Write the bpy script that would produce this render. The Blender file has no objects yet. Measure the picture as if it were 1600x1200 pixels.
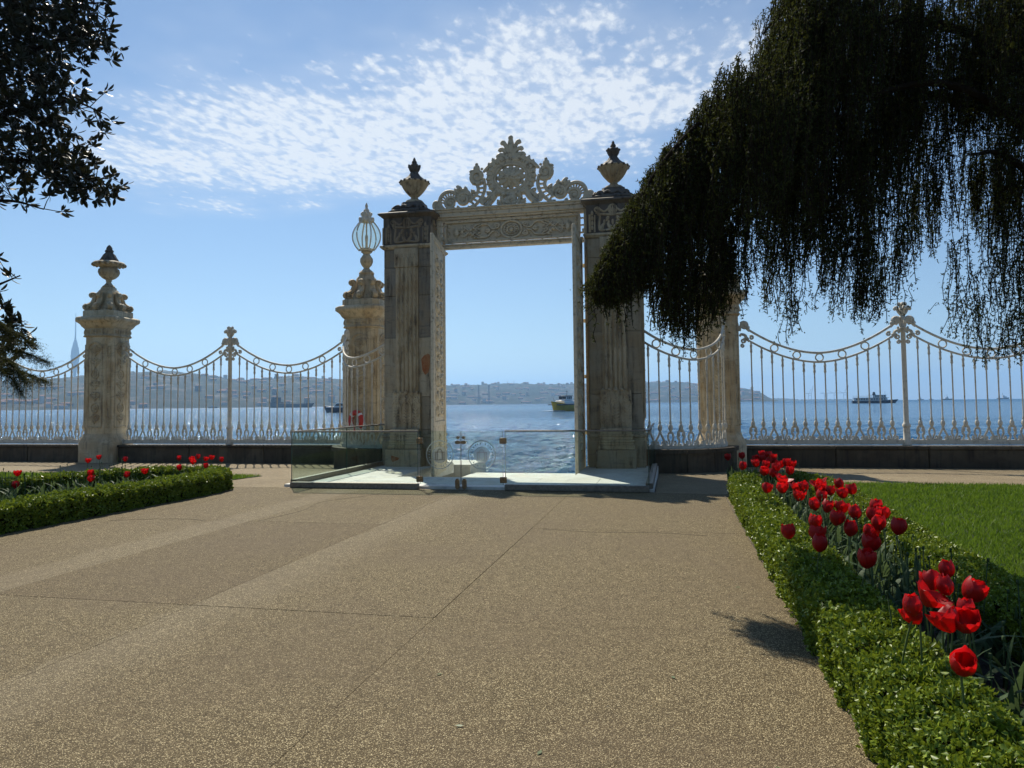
import bpy, bmesh, math, random
import numpy as np
from mathutils import Vector, Matrix

# ------------------------------------------------------------------ camera, sky, sun, exposure
random.seed(7)
RNG = np.random.default_rng(11)
S = bpy.context.scene
COL = S.collection
PI = math.pi

cam_d = bpy.data.cameras.new("camera")
cam = bpy.data.objects.new("camera", cam_d)
COL.objects.link(cam)
cam_d.sensor_width = 36.0
cam_d.lens = 25.77
cam_d.shift_y = -0.0174
cam_d.clip_start = 0.1
cam_d.clip_end = 60000.0
cam.matrix_world = (Matrix.Translation((3.918, -18.329, 1.6)) @ Matrix.Rotation(0.2121, 4, 'Z')
                    @ Matrix.Rotation(PI / 2 + 0.0506, 4, 'X') @ Matrix.Rotation(-0.0107, 4, 'Z'))
S.camera = cam

SUN_EL = math.radians(48.4)
SUN_DIR = Vector((-0.525 * math.cos(SUN_EL), 0.851 * math.cos(SUN_EL), math.sin(SUN_EL))).normalized()
sun_d = bpy.data.lights.new("sun", 'SUN')
sun_d.energy = 5.0
sun_d.angle = math.radians(0.5)
sun_d.color = (1.0, 0.93, 0.80)
sun = bpy.data.objects.new("sun", sun_d)
COL.objects.link(sun)
sun.rotation_euler = SUN_DIR.to_track_quat('Z', 'Y').to_euler()
sun.location = SUN_DIR * 60

W = bpy.data.worlds.new("World")
S.world = W
W.use_nodes = True
S.view_settings.view_transform = 'Standard'
S.view_settings.look = 'None'
S.view_settings.exposure = 0.28
S.view_settings.gamma = 1.0
S.view_settings.use_curve_mapping = False
S.cycles.max_bounces = 10
S.cycles.transparent_max_bounces = 24
S.cycles.volume_bounces = 1
S.cycles.sample_clamp_indirect = 6.0
S.cycles.caustics_reflective = False
S.cycles.caustics_refractive = False


class NT:
    """tiny node-graph helper"""
    def __init__(self, tree):
        self.t = tree
        self.n = tree.nodes
        self.l = tree.links

    def node(self, typ, **kw):
        nd = self.n.new(typ)
        for k, v in kw.items():
            setattr(nd, k, v)
        return nd

    def put(self, sock, v):
        if isinstance(v, bpy.types.NodeSocket):
            self.l.new(v, sock)
        elif v is not None:
            if sock.type == 'RGBA' and len(v) == 3:
                v = (*v, 1.0)
            sock.default_value = v

    def math(self, op, a, b=None, c=None, clamp=False):
        nd = self.node('ShaderNodeMath', operation=op, use_clamp=clamp)
        for i, v in enumerate((a, b, c)):
            if v is not None:
                self.put(nd.inputs[i], v)
        return nd.outputs[0]

    def ramp(self, fac, lo, hi, a=0.0, b=1.0, smooth=True):
        nd = self.node('ShaderNodeMapRange', interpolation_type='SMOOTHSTEP' if smooth else 'LINEAR', clamp=True)
        self.put(nd.inputs[0], fac)
        for i, v in enumerate((lo, hi, a, b)):
            self.put(nd.inputs[1 + i], v)
        return nd.outputs[0]

    def noise(self, vec, scale, detail=4.0, rough=0.55, dist=0.0, out=0):
        nd = self.node('ShaderNodeTexNoise')
        self.put(nd.inputs['Vector'], vec)
        nd.inputs['Scale'].default_value = scale
        nd.inputs['Detail'].default_value = detail
        nd.inputs['Roughness'].default_value = rough
        nd.inputs['Distortion'].default_value = dist
        return nd.outputs[out]

    def mix(self, fac, a, b, blend='MIX'):
        nd = self.node('ShaderNodeMix', data_type='RGBA', blend_type=blend)
        self.put(nd.inputs[0], fac)
        self.put(nd.inputs[6], a)
        self.put(nd.inputs[7], b)
        return nd.outputs[2]

    def mapping(self, vec, scale=(1, 1, 1), rot=(0, 0, 0), loc=(0, 0, 0)):
        nd = self.node('ShaderNodeMapping')
        self.put(nd.inputs[0], vec)
        nd.inputs['Location'].default_value = loc
        nd.inputs['Rotation'].default_value = rot
        nd.inputs['Scale'].default_value = scale
        return nd.outputs[0]


def build_world():
    g = NT(W.node_tree)
    g.n.clear()
    out = g.node('ShaderNodeOutputWorld')
    bg = g.node('ShaderNodeBackground')
    g.l.new(bg.outputs[0], out.inputs[0])
    sky = g.node('ShaderNodeTexSky', sky_type='NISHITA')
    sky.sun_disc = False
    sky.sun_elevation = SUN_EL
    sky.sun_rotation = math.atan2(SUN_DIR.x, SUN_DIR.y)
    sky.altitude = 0.0
    sky.air_density = 1.0
    sky.dust_density = 0.1
    sky.ozone_density = 3.5
    tc = g.node('ShaderNodeTexCoord')
    sep = g.node('ShaderNodeSeparateXYZ')
    g.l.new(tc.outputs['Generated'], sep.inputs[0])
    z = g.math('MAXIMUM', sep.outputs[2], 0.04)
    px = g.math('DIVIDE', sep.outputs[0], z)
    py = g.math('DIVIDE', sep.outputs[1], z)
    comb = g.node('ShaderNodeCombineXYZ')
    g.l.new(px, comb.inputs[0])
    g.l.new(py, comb.inputs[1])
    P = comb.outputs[0]
    # one sheet of small puffy clouds, seen from below, on a plane overhead
    ca, sa = math.cos(0.2121 - 0.42), math.sin(0.2121 - 0.42)
    cx, cy = -0.95, 2.55
    dx = g.math('SUBTRACT', px, cx)
    dy = g.math('SUBTRACT', py, cy)
    a = g.math('ADD', g.math('MULTIPLY', dx, ca), g.math('MULTIPLY', dy, sa))
    b = g.math('SUBTRACT', g.math('MULTIPLY', dy, ca), g.math('MULTIPLY', dx, sa))
    a2 = g.math('POWER', g.math('ABSOLUTE', g.math('DIVIDE', a, 2.1)), 2.0)
    b2 = g.math('POWER', g.math('ABSOLUTE', g.math('DIVIDE', b, 1.0)), 2.0)
    e = g.math('SQRT', g.math('ADD', a2, b2))
    edge = g.noise(P, 1.7, 3.0, 0.6)
    e = g.math('ADD', e, g.math('MULTIPLY', g.math('SUBTRACT', edge, 0.5), 1.2))
    mask = g.ramp(e, 1.06, 0.34)
    # puffs: stretched slightly across the wind
    Pm = g.mapping(P, scale=(1.3, 0.78, 1.0), rot=(0, 0, 0.05))
    n1 = g.noise(Pm, 24.0, 5.0, 0.62, 0.25)
    n2 = g.noise(Pm, 5.5, 3.0, 0.5, 0.2)
    vo = g.node('ShaderNodeTexVoronoi', feature='SMOOTH_F1')
    g.put(vo.inputs['Vector'], g.mapping(g.mix(0.06, Pm, g.noise(Pm, 9.0, 2.0, 0.5, 0.0, 1), 'ADD')))
    vo.inputs['Scale'].default_value = 21.0
    puff = g.math('SUBTRACT', 0.62, vo.outputs['Distance'])
    tex = g.math('ADD', g.math('ADD', g.math('MULTIPLY', n1, 0.75), g.math('MULTIPLY', n2, 0.45)),
                 g.math('MULTIPLY', puff, 0.50))
    thr = g.math('SUBTRACT', 1.08, g.math('MULTIPLY', mask, 0.58))
    dens = g.ramp(g.math('SUBTRACT', tex, thr), -0.06, 0.46)
    dens = g.math('MULTIPLY', dens, g.ramp(mask, 0.0, 0.35))
    veil = g.math('MULTIPLY', g.math('POWER', mask, 1.4), 0.36)
    dens = g.math('MINIMUM', g.math('ADD', dens, veil), 0.93)
    dens = g.math('MULTIPLY', dens, g.ramp(sep.outputs[2], 0.10, 0.22))
    colour = g.mix(dens, sky.outputs[0], (8.7, 8.95, 9.3))
    g.l.new(colour, bg.inputs[0])
    bg.inputs[1].default_value = 0.078


build_world()

# ------------------------------------------------------------------ mesh helpers


def v3(*a):
    return np.array(a, dtype=float)


class MB:
    """collects simple shapes; build() links them as ONE mesh object"""
    def __init__(self):
        self.v = []
        self.f = []

    def add(self, verts, faces):
        o = len(self.v)
        self.v.extend([tuple(map(float, p)) for p in verts])
        self.f.extend([tuple(i + o for i in f) for f in faces])
        return self

    def box(self, c, s, ch=0.0, rz=0.0, taper=1.0):
        c = np.array(c, float)
        h = np.array(s, float) / 2
        ch = min(ch, h.min() * 0.9)
        V, idx = [], {}
        if ch <= 0:
            for sx in (-1, 1):
                for sy in (-1, 1):
                    for sz in (-1, 1):
                        idx[(sx, sy, sz)] = len(V)
                        k = taper if sz > 0 else 1
                        V.append([sx * h[0] * k, sy * h[1] * k, sz * h[2]])
            I = idx
            F = [(I[-1, -1, -1], I[-1, -1, 1], I[-1, 1, 1], I[-1, 1, -1]), (I[1, -1, -1], I[1, 1, -1], I[1, 1, 1], I[1, -1, 1]),
                 (I[-1, -1, -1], I[1, -1, -1], I[1, -1, 1], I[-1, -1, 1]), (I[-1, 1, -1], I[-1, 1, 1], I[1, 1, 1], I[1, 1, -1]),
                 (I[-1, -1, -1], I[-1, 1, -1], I[1, 1, -1], I[1, -1, -1]), (I[-1, -1, 1], I[1, -1, 1], I[1, 1, 1], I[-1, 1, 1])]
        else:
            for sx in (-1, 1):
                for sy in (-1, 1):
                    for sz in (-1, 1):
                        for ax in range(3):
                            q = np.array([sx, sy, sz]) * (h - ch)
                            q[ax] = (sx, sy, sz)[ax] * h[ax]
                            if sz > 0:
                                q[:2] *= taper
                            idx[(sx, sy, sz, ax)] = len(V)
                            V.append(list(q))
            F = []
            sg = [(-1, -1), (1, -1), (1, 1), (-1, 1)]
            def key(ax, s, p, q):
                t = [0, 0, 0]
                o = [i for i in range(3) if i != ax]
                t[ax] = s
                t[o[0]] = p
                t[o[1]] = q
                return tuple(t)
            for ax in range(3):
                for s_ in (-1, 1):
                    F.append(tuple(idx[key(ax, s_, p, q) + (ax,)] for p, q in sg))
            for ax in range(3):            # edges running along ax
                o = [i for i in range(3) if i != ax]
                for p, q in sg:
                    k0 = key(ax, -1, p, q)
                    k1 = key(ax, 1, p, q)
                    F.append((idx[k0 + (o[0],)], idx[k0 + (o[1],)], idx[k1 + (o[1],)], idx[k1 + (o[0],)]))
            for sx in (-1, 1):
                for sy in (-1, 1):
                    for sz in (-1, 1):
                        F.append(tuple(idx[(sx, sy, sz, ax)] for ax in range(3)))
            VV = np.array(V)
            G = []
            for f in F:
                n = np.cross(VV[f[1]] - VV[f[0]], VV[f[2]] - VV[f[0]])
                G.append(f if np.dot(n, VV[list(f)].mean(0)) > 0 else f[::-1])
            F = G
        V = np.array(V)
        if rz:
            cr, sr = math.cos(rz), math.sin(rz)
            V = np.stack([V[:, 0] * cr - V[:, 1] * sr, V[:, 0] * sr + V[:, 1] * cr, V[:, 2]], 1)
        return self.add(V + c, F)

    def lathe(self, prof, seg=24, c=(0, 0, 0), flute=0, famp=0.0, frange=None, cap=True):
        """prof: list of (r, z) from the bottom up"""
        V, F = [], []
        for r, z in prof:
            for k in range(seg):
                a = 2 * PI * k / seg
                rr = r
                if flute and (frange is None or frange[0] <= z <= frange[1]):
                    rr = r * (1 - famp * (0.5 - 0.5 * abs(math.cos(flute * a / 2)) ** 0.7) * 2)
                V.append((c[0] + rr * math.cos(a), c[1] + rr * math.sin(a), c[2] + z))
        n = len(prof)
        for i in range(n - 1):
            for k in range(seg):
                k2 = (k + 1) % seg
                F.append((i * seg + k, i * seg + k2, (i + 1) * seg + k2, (i + 1) * seg + k))
        if cap:
            F.append(tuple(range(seg))[::-1])
            F.append(tuple((n - 1) * seg + k for k in range(seg)))
        return self.add(V, F)

    def rings(self, loops, cap=True):
        """loft between equal-length loops of 3-D points"""
        n = len(loops[0])
        V = [p for L in loops for p in L]
        F = []
        for i in range(len(loops) - 1):
            for k in range(n):
                k2 = (k + 1) % n
                F.append((i * n + k, i * n + k2, (i + 1) * n + k2, (i + 1) * n + k))
        if cap:
            F.append(tuple(range(n))[::-1])
            F.append(tuple((len(loops) - 1) * n + k for k in range(n)))
        return self.add(V, F)

    def sqstack(self, prof, cham=0.0, c=(0, 0, 0), depth=None):
        """square (or chamfered) section stacked upwards: prof of (half, z)"""
        L = []
        for h, z in prof:
            hd = h if depth is None else h + depth
            k = cham * h if cham else 0
            if k:
                pts = [(-h + k, -hd), (h - k, -hd), (h, -hd + k), (h, hd - k), (h - k, hd), (-h + k, hd), (-h, hd - k), (-h, -hd + k)]
            else:
                pts = [(-h, -hd), (h, -hd), (h, hd), (-h, hd)]
            L.append([(c[0] + x, c[1] + y, c[2] + z) for x, y in pts])
        return self.rings(L)

    def tube(self, pts, rad, seg=6, flat=None, nrm=None, cap=True):
        """tube along 3-D points; rad scalar or list; nrm+flat: squashed to flat*r along nrm"""
        P = np.array(pts, float)
        n = len(P)
        R = np.full(n, float(rad)) if np.isscalar(rad) else np.array(rad, float)
        T = np.gradient(P, axis=0)
        T /= np.linalg.norm(T, axis=1)[:, None] + 1e-12
        N = np.array(nrm if nrm is not None else (0.03, 0.11, 1.0), float)
        L = []
        prev = None
        for i in range(n):
            a = np.cross(T[i], N)
            if np.linalg.norm(a) < 1e-3:
                a = prev if prev is not None else np.cross(T[i], (1, 0.2, 0))
            a = a / np.linalg.norm(a)
            prev = a
            b = np.cross(a, T[i])
            k = flat if flat is not None else 1.0
            L.append([P[i] + R[i] * math.cos(t) * a + R[i] * k * math.sin(t) * b
                      for t in (2 * PI * j / seg for j in range(seg))])
        return self.rings(L, cap)

    def prism(self, poly, axis, lo, hi):
        """extrude a 2-D polygon along axis (0, 1, 2)"""
        n = len(poly)
        def p3(p, h):
            q = list(p)
            q.insert(axis, h)
            return q
        V = [p3(p, lo) for p in poly] + [p3(p, hi) for p in poly]
        F = [tuple(range(n)), tuple(range(n, 2 * n))[::-1]]
        for k in range(n):
            k2 = (k + 1) % n
            F.append((k, n + k, n + k2, k2))
        return self.add(V, F)

    def ball(self, c, r, seg=8, sc=(1, 1, 1)):
        prof = [(max(1e-4, math.cos(t)) * r, math.sin(t) * r) for t in np.linspace(-PI / 2, PI / 2, max(5, seg // 2 + 2))]
        o = len(self.v)
        self.lathe(prof, seg)
        for i in range(o, len(self.v)):
            x, y, z = self.v[i]
            self.v[i] = (c[0] + x * sc[0], c[1] + y * sc[1], c[2] + z * sc[2])
        return self

    def mesh(self, name, smooth=40):
        me = bpy.data.meshes.new(name)
        me.from_pydata(self.v, [], self.f)
        bm = bmesh.new()
        bm.from_mesh(me)
        bmesh.ops.recalc_face_normals(bm, faces=bm.faces)
        bm.to_mesh(me)
        bm.free()
        if smooth:
            me.polygons.foreach_set('use_smooth', [True] * len(me.polygons))
            me.set_sharp_from_angle(angle=math.radians(smooth))
        return me

    def build(self, name, mat, parent=None, loc=(0, 0, 0), smooth=40):
        return link(name, self.mesh(name, smooth), mat, parent, loc)


def link(name, me, mat, parent=None, loc=(0, 0, 0), rot=None, scale=None):
    o = bpy.data.objects.new(name, me)
    COL.objects.link(o)
    if mat is not None and not me.materials:
        me.materials.append(mat)
    o.parent = parent
    o.location = loc
    if rot is not None:
        o.rotation_euler = rot
    if scale is not None:
        o.scale = scale if not np.isscalar(scale) else (scale,) * 3
    return o


def np_mesh(name, V, F, smooth=False):
    """big mesh from arrays; F is (n, k)"""
    me = bpy.data.meshes.new(name)
    V = np.ascontiguousarray(V, np.float32)
    F = np.ascontiguousarray(F, np.int32)
    n, k = F.shape
    me.vertices.add(len(V))
    me.vertices.foreach_set('co', V.ravel())
    me.loops.add(n * k)
    me.loops.foreach_set('vertex_index', F.ravel())
    me.polygons.add(n)
    me.polygons.foreach_set('loop_start', np.arange(0, n * k, k, dtype=np.int32))
    if smooth:
        me.polygons.foreach_set('use_smooth', np.ones(n, bool))
    me.update(calc_edges=True)
    me.validate()
    return me


def thing(name, label, cat, loc=(0, 0, 0), rz=0.0, group=None):
    o = bpy.data.objects.new(name, None)
    COL.objects.link(o)
    o.empty_display_size = 0.2
    o.location = loc
    o.rotation_euler = (0, 0, rz)
    return tag(o, label, cat, group)


def tag(o, label=None, cat=None, group=None, kind=None):
    if label:
        o['label'] = label
    if cat:
        o['category'] = cat
    if group:
        o['group'] = group
    if kind:
        o['kind'] = kind
    return o


def copy_tree(o, parent=None):
    c = o.copy()
    COL.objects.link(c)
    c.parent = parent
    for ch in list(o.children):
        copy_tree(ch, c)
    return c


def smooth_path(ctrl, n=8):
    """Catmull-Rom through control points"""
    P = np.array(ctrl, float)
    Q = np.vstack([2 * P[0] - P[1], P, 2 * P[-1] - P[-2]])
    out = []
    for i in range(1, len(Q) - 2):
        for t in np.linspace(0, 1, n, endpoint=False):
            out.append(0.5 * (2 * Q[i] + (Q[i + 1] - Q[i - 1]) * t + (2 * Q[i - 1] - 5 * Q[i] + 4 * Q[i + 1] - Q[i + 2]) * t * t
                              + (3 * Q[i] - Q[i - 1] - 3 * Q[i + 1] + Q[i + 2]) * t ** 3))
    out.append(P[-1])
    return np.array(out)


def spiral(cx, cy, r0, r1, a0, turns, n=22):
    t = np.linspace(0, 1, n)
    a = a0 + turns * 2 * PI * t
    r = r0 + (r1 - r0) * t
    return np.stack([cx + r * np.cos(a), cy + r * np.sin(a)], 1)


class Relief:
    """carved or cast ornament: strokes and leaves drawn in a plane and given depth"""
    def __init__(self, mb, origin, ux, uz, nrm, mirror=False):
        self.mb = mb
        self.o, self.ux, self.uz, self.n = (np.array(q, float) for q in (origin, ux, uz, nrm))
        self.mirror = mirror
        self.k = 1.0

    def p(self, q, d=0.0):
        return self.o + self.ux * q[0] + self.uz * q[1] + self.n * d

    def each(self):
        return (1, -1) if self.mirror else (1,)

    def stroke(self, pts, r, flat=1.25, d=0.0, seg=6):
        pts = np.array(pts, float)
        if not np.isscalar(r):
            r = np.interp(np.linspace(0, 1, len(pts)), np.linspace(0, 1, len(r)), r)
        r = np.array(r) * self.k if not np.isscalar(r) else r * self.k
        for m in self.each():
            self.mb.tube([self.p((m * a, b), d) for a, b in pts], r, seg, flat, self.n)
        return self

    def curve(self, ctrl, r, flat=1.25, d=0.0, n=5, seg=6):
        return self.stroke(smooth_path(ctrl, n), r, flat, d, seg)

    def spiral(self, cx, cy, r0, r1, a0, turns, r, flat=1.25, d=0.0, n=20):
        return self.stroke(spiral(cx, cy, r0, r1, a0, turns, n), r, flat, d)

    def leaf(self, a, b, w, h=0.95, d=0.0, bend=0.0):
        """pointed bulging leaf from a to b"""
        a, b = np.array(a, float), np.array(b, float)
        t = np.linspace(0, 1, 9)
        ax = b - a
        pr = np.array([-ax[1], ax[0]])
        pts = a + ax * t[:, None] + pr * (bend * np.sin(t * PI))[:, None]
        rad = w * np.sin(PI * (0.08 + 0.90 * t) ** 0.75) ** 0.8 + 0.002
        return self.stroke(pts, list(rad), h, d)

    def dot(self, c, r, h=1.0, d=0.0):
        for m in self.each():
            q = self.p((m * c[0], c[1]), d)
            o = len(self.mb.v)
            self.mb.ball((0, 0, 0), r, 8)
            for i in range(o, len(self.mb.v)):
                x, y, z = self.mb.v[i]
                self.mb.v[i] = tuple(q + self.ux * x + self.uz * z + self.n * y * h)
        return self

    def ring(self, c, rx, rz, r, flat=1.25, d=0.0, n=36):
        t = np.linspace(0, 2 * PI, n)
        return self.stroke(np.stack([c[0] + rx * np.cos(t), c[1] + rz * np.sin(t)], 1), r, flat, d)

    def rosette(self, c, r, n=8, w=None, h=0.95, d=0.0, r0=0.25):
        for k in range(n):
            a = 2 * PI * k / n + 0.2
            self.leaf((c[0] + r0 * r * math.cos(a), c[1] + r0 * r * math.sin(a)),
                      (c[0] + r * math.cos(a), c[1] + r * math.sin(a)), w or r * 0.26, h, d)
        return self.dot(c, r * 0.26, h, d)

    def acanthus(self, x, z0, z1, w, lobes=5, r=None, h=1.0):
        """upright leafy spray: stem with paired lobes"""
        r = r or w * 0.16
        self.stroke([(x, z0), (x, (z0 + z1) / 2), (x, z1)], [r, r * 0.9, r * 0.5], h)
        for k in range(lobes):
            zz = z0 + (z1 - z0) * (0.08 + 0.8 * k / lobes)
            ww = w * (1.0 - 0.45 * k / lobes)
            ln = (z1 - z0) / lobes * 0.9
            for m in (-1, 1):
                self.leaf((x, zz), (x + m * ww * 0.5, zz + ln), r * 1.25, h, 0.0, 0.22 * m)
        return self


# ------------------------------------------------------------------ materials
MATS = {}


def new_mat(name):
    m = bpy.data.materials.new(name)
    m.use_nodes = True
    g = NT(m.node_tree)
    b = g.n['Principled BSDF']
    MATS[name] = m
    return m, g, b


def pos(g):
    return g.node('ShaderNodeNewGeometry').outputs['Position']


def bump(g, b, h, strength=0.5, dist=0.01):
    nd = g.node('ShaderNodeBump')
    nd.inputs['Strength'].default_value = strength
    nd.inputs['Distance'].default_value = dist
    g.l.new(h, nd.inputs['Height'])
    g.l.new(nd.outputs[0], b.inputs['Normal'])


def simple(name, c1, c2=None, rough=0.6, nscale=6.0, bscale=None, bstr=0.3, bdist=0.004, metal=0.0, spec=0.5, rand=0.0, coat=0.0):
    m, g, b = new_mat(name)
    P = pos(g)
    c2 = c2 or tuple(x * 0.75 for x in c1)
    col = g.mix(g.ramp(g.noise(P, nscale, 5, 0.6), 0.35, 0.68), c1, c2)
    if rand:
        oi = g.node('ShaderNodeObjectInfo')
        hs = g.node('ShaderNodeHueSaturation')
        g.put(hs.inputs['Value'], g.ramp(oi.outputs['Random'], 0, 1, 1 - rand, 1 + rand, False))
        g.put(hs.inputs['Color'], col)
        col = hs.outputs[0]
    g.put(b.inputs['Base Color'], col)
    b.inputs['Roughness'].default_value = rough
    b.inputs['Metallic'].default_value = metal
    b.inputs['Specular IOR Level'].default_value = spec
    b.inputs['Coat Weight'].default_value = coat
    if bscale:
        bump(g, b, g.noise(P, bscale, 4, 0.6), bstr, bdist)
    return m


def stone_mat(name, base, warm, dark, amount_dark=0.5, rand=0.12, veins=True):
    """weathered marble: veining, warm patches, black rain streaks"""
    m, g, b = new_mat(name)
    P = pos(g)
    col = g.mix(g.ramp(g.noise(P, 1.7, 5, 0.6, 0.4), 0.38, 0.66), base, warm)
    if veins:
        Pv = g.mapping(P, scale=(0.7, 0.7, 3.2), rot=(0.2, 0.35, 0.3))
        vn = g.noise(Pv, 2.6, 7, 0.68, 1.6)
        col = g.mix(g.math('MULTIPLY', g.ramp(vn, 0.52, 0.70), 0.55), col, tuple(0.42 * x for x in (base[0], base[1] * 1.04, base[2] * 1.2)))
    Ps = g.mapping(P, scale=(5.0, 5.0, 0.45))
    st = g.noise(Ps, 2.2, 6, 0.65)
    blot = g.noise(P, 2.9, 6, 0.7)
    grime = g.math('MULTIPLY', g.ramp(st, 0.44, 0.70), g.ramp(blot, 0.30, 0.66))
    col = g.mix(g.math('MULTIPLY', grime, amount_dark), col, dark)
    speck = g.noise(P, 38.0, 4, 0.7)
    col = g.mix(g.math('MULTIPLY', g.ramp(speck, 0.56, 0.72), 0.35), col, dark)
    oi = g.node('ShaderNodeObjectInfo')
    hs = g.node('ShaderNodeHueSaturation')
    g.put(hs.inputs['Value'], g.ramp(oi.outputs['Random'], 0, 1, 1 - rand, 1 + rand, False))
    g.put(hs.inputs['Color'], col)
    g.put(b.inputs['Base Color'], hs.outputs[0])
    b.inputs['Roughness'].default_value = 0.72
    b.inputs['Specular IOR Level'].default_value = 0.3
    hgt = g.math('ADD', g.math('MULTIPLY', g.noise(P, 14, 5, 0.65), 0.7), g.math('MULTIPLY', speck, 0.3))
    bump(g, b, hgt, 0.55, 0.012)
    return m


M_STONE = stone_mat('pillar_stone', (0.60, 0.505, 0.335), (0.48, 0.365, 0.215), (0.060, 0.052, 0.042), 0.75)
M_PIER = stone_mat('pier_marble', (0.43, 0.37, 0.265), (0.41, 0.315, 0.19), (0.036, 0.031, 0.025), 0.85, 0.2)
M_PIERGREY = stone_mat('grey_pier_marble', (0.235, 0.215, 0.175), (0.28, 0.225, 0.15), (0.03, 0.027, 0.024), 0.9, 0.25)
M_CARVED = stone_mat('carved_stone', (0.53, 0.445, 0.30), (0.43, 0.325, 0.195), (0.040, 0.034, 0.026), 1.0, 0.06, False)
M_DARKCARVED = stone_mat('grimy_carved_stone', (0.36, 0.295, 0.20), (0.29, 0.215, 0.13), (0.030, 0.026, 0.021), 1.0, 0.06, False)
M_DARKSTONE = stone_mat('lichened_stone', (0.15, 0.132, 0.11), (0.115, 0.092, 0.068), (0.026, 0.024, 0.023), 0.95, 0.06, False)
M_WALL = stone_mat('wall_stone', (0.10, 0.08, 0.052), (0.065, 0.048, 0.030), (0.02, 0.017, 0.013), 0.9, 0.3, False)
M_RUST = simple('rust_stained_stone', (0.36, 0.11, 0.035), (0.42, 0.22, 0.10), 0.8, 9.0)
M_MARBLE = stone_mat('floor_marble', (0.72, 0.71, 0.66), (0.64, 0.61, 0.53), (0.30, 0.29, 0.26), 0.35, 0.07)


def iron_mat(name, c, dirt, k):
    m, g, b = new_mat(name)
    P = pos(g)
    col = g.mix(g.math('MULTIPLY', g.ramp(g.noise(P, 9, 6, 0.7), 0.48, 0.72), k), c, dirt)
    rust = g.noise(g.mapping(P, scale=(3, 3, 1)), 7.0, 6, 0.75)
    col = g.mix(g.math('MULTIPLY', g.ramp(rust, 0.66, 0.76), 0.55), col, (0.20, 0.095, 0.04))
    g.put(b.inputs['Base Color'], col)
    b.inputs['Roughness'].default_value = 0.62
    b.inputs['Specular IOR Level'].default_value = 0.25
    bump(g, b, g.noise(P, 60, 4, 0.6), 0.35, 0.003)
    return m


M_IRON = iron_mat('white_painted_iron', (0.68, 0.63, 0.52), (0.27, 0.22, 0.155), 0.75)
M_GATE = iron_mat('cream_painted_cast_iron', (0.62, 0.54, 0.39), (0.18, 0.145, 0.095), 0.85)
M_STEEL = simple('brushed_steel', (0.25, 0.225, 0.185), (0.17, 0.15, 0.12), 0.5, 20, metal=0.6)
M_BRASS = simple('worn_brass', (0.32, 0.22, 0.11), (0.16, 0.11, 0.07), 0.4, 30, metal=0.8)


def frost_mat():
    """etched film: pale, half see-through"""
    m, g, b = new_mat('etched_film')
    b.inputs['Base Color'].default_value = (0.62, 0.66, 0.60, 1)
    b.inputs['Roughness'].default_value = 0.8
    tr = g.node('ShaderNodeBsdfTransparent')
    tl = g.node('ShaderNodeBsdfTranslucent')
    tl.inputs[0].default_value = (0.62, 0.66, 0.60, 1)
    m1, m2 = g.node('ShaderNodeMixShader'), g.node('ShaderNodeMixShader')
    m1.inputs[0].default_value = 0.12
    m2.inputs[0].default_value = 0.50
    g.l.new(b.outputs[0], m1.inputs[1])
    g.l.new(tl.outputs[0], m1.inputs[2])
    g.l.new(m1.outputs[0], m2.inputs[1])
    g.l.new(tr.outputs[0], m2.inputs[2])
    g.l.new(m2.outputs[0], g.n['Material Output'].inputs[0])
    return m


M_FROST = frost_mat()


def glass_mat(name, tint, trans=0.86):
    m, g, b = new_mat(name)
    g.n.remove(b)
    out = g.n['Material Output']
    tr = g.node('ShaderNodeBsdfTransparent')
    tr.inputs[0].default_value = (*tint, 1)
    gl = g.node('ShaderNodeBsdfGlossy')
    gl.inputs['Roughness'].default_value = 0.02
    ge = g.node('ShaderNodeNewGeometry')
    dp = g.node('ShaderNodeVectorMath', operation='DOT_PRODUCT')
    g.l.new(ge.outputs['Incoming'], dp.inputs[0])
    g.l.new(ge.outputs['Normal'], dp.inputs[1])
    ab = g.math('ABSOLUTE', dp.outputs['Value'])
    fz = g.math('ADD', 0.03, g.math('MULTIPLY', 0.75, g.math('POWER', g.math('SUBTRACT', 1.0, ab), 5.0)))
    mx = g.node('ShaderNodeMixShader')
    g.l.new(fz, mx.inputs[0])
    g.l.new(tr.outputs[0], mx.inputs[1])
    g.l.new(gl.outputs[0], mx.inputs[2])
    g.l.new(mx.outputs[0], out.inputs[0])
    return m


M_GLASS = glass_mat('clear_glass', (0.885, 0.935, 0.91))
M_EDGE = simple('glass_edge', (0.03, 0.075, 0.06), (0.04, 0.09, 0.07), 0.2, 20)
M_LAMPGLASS = glass_mat('lantern_glass', (0.93, 0.93, 0.86))


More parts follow.
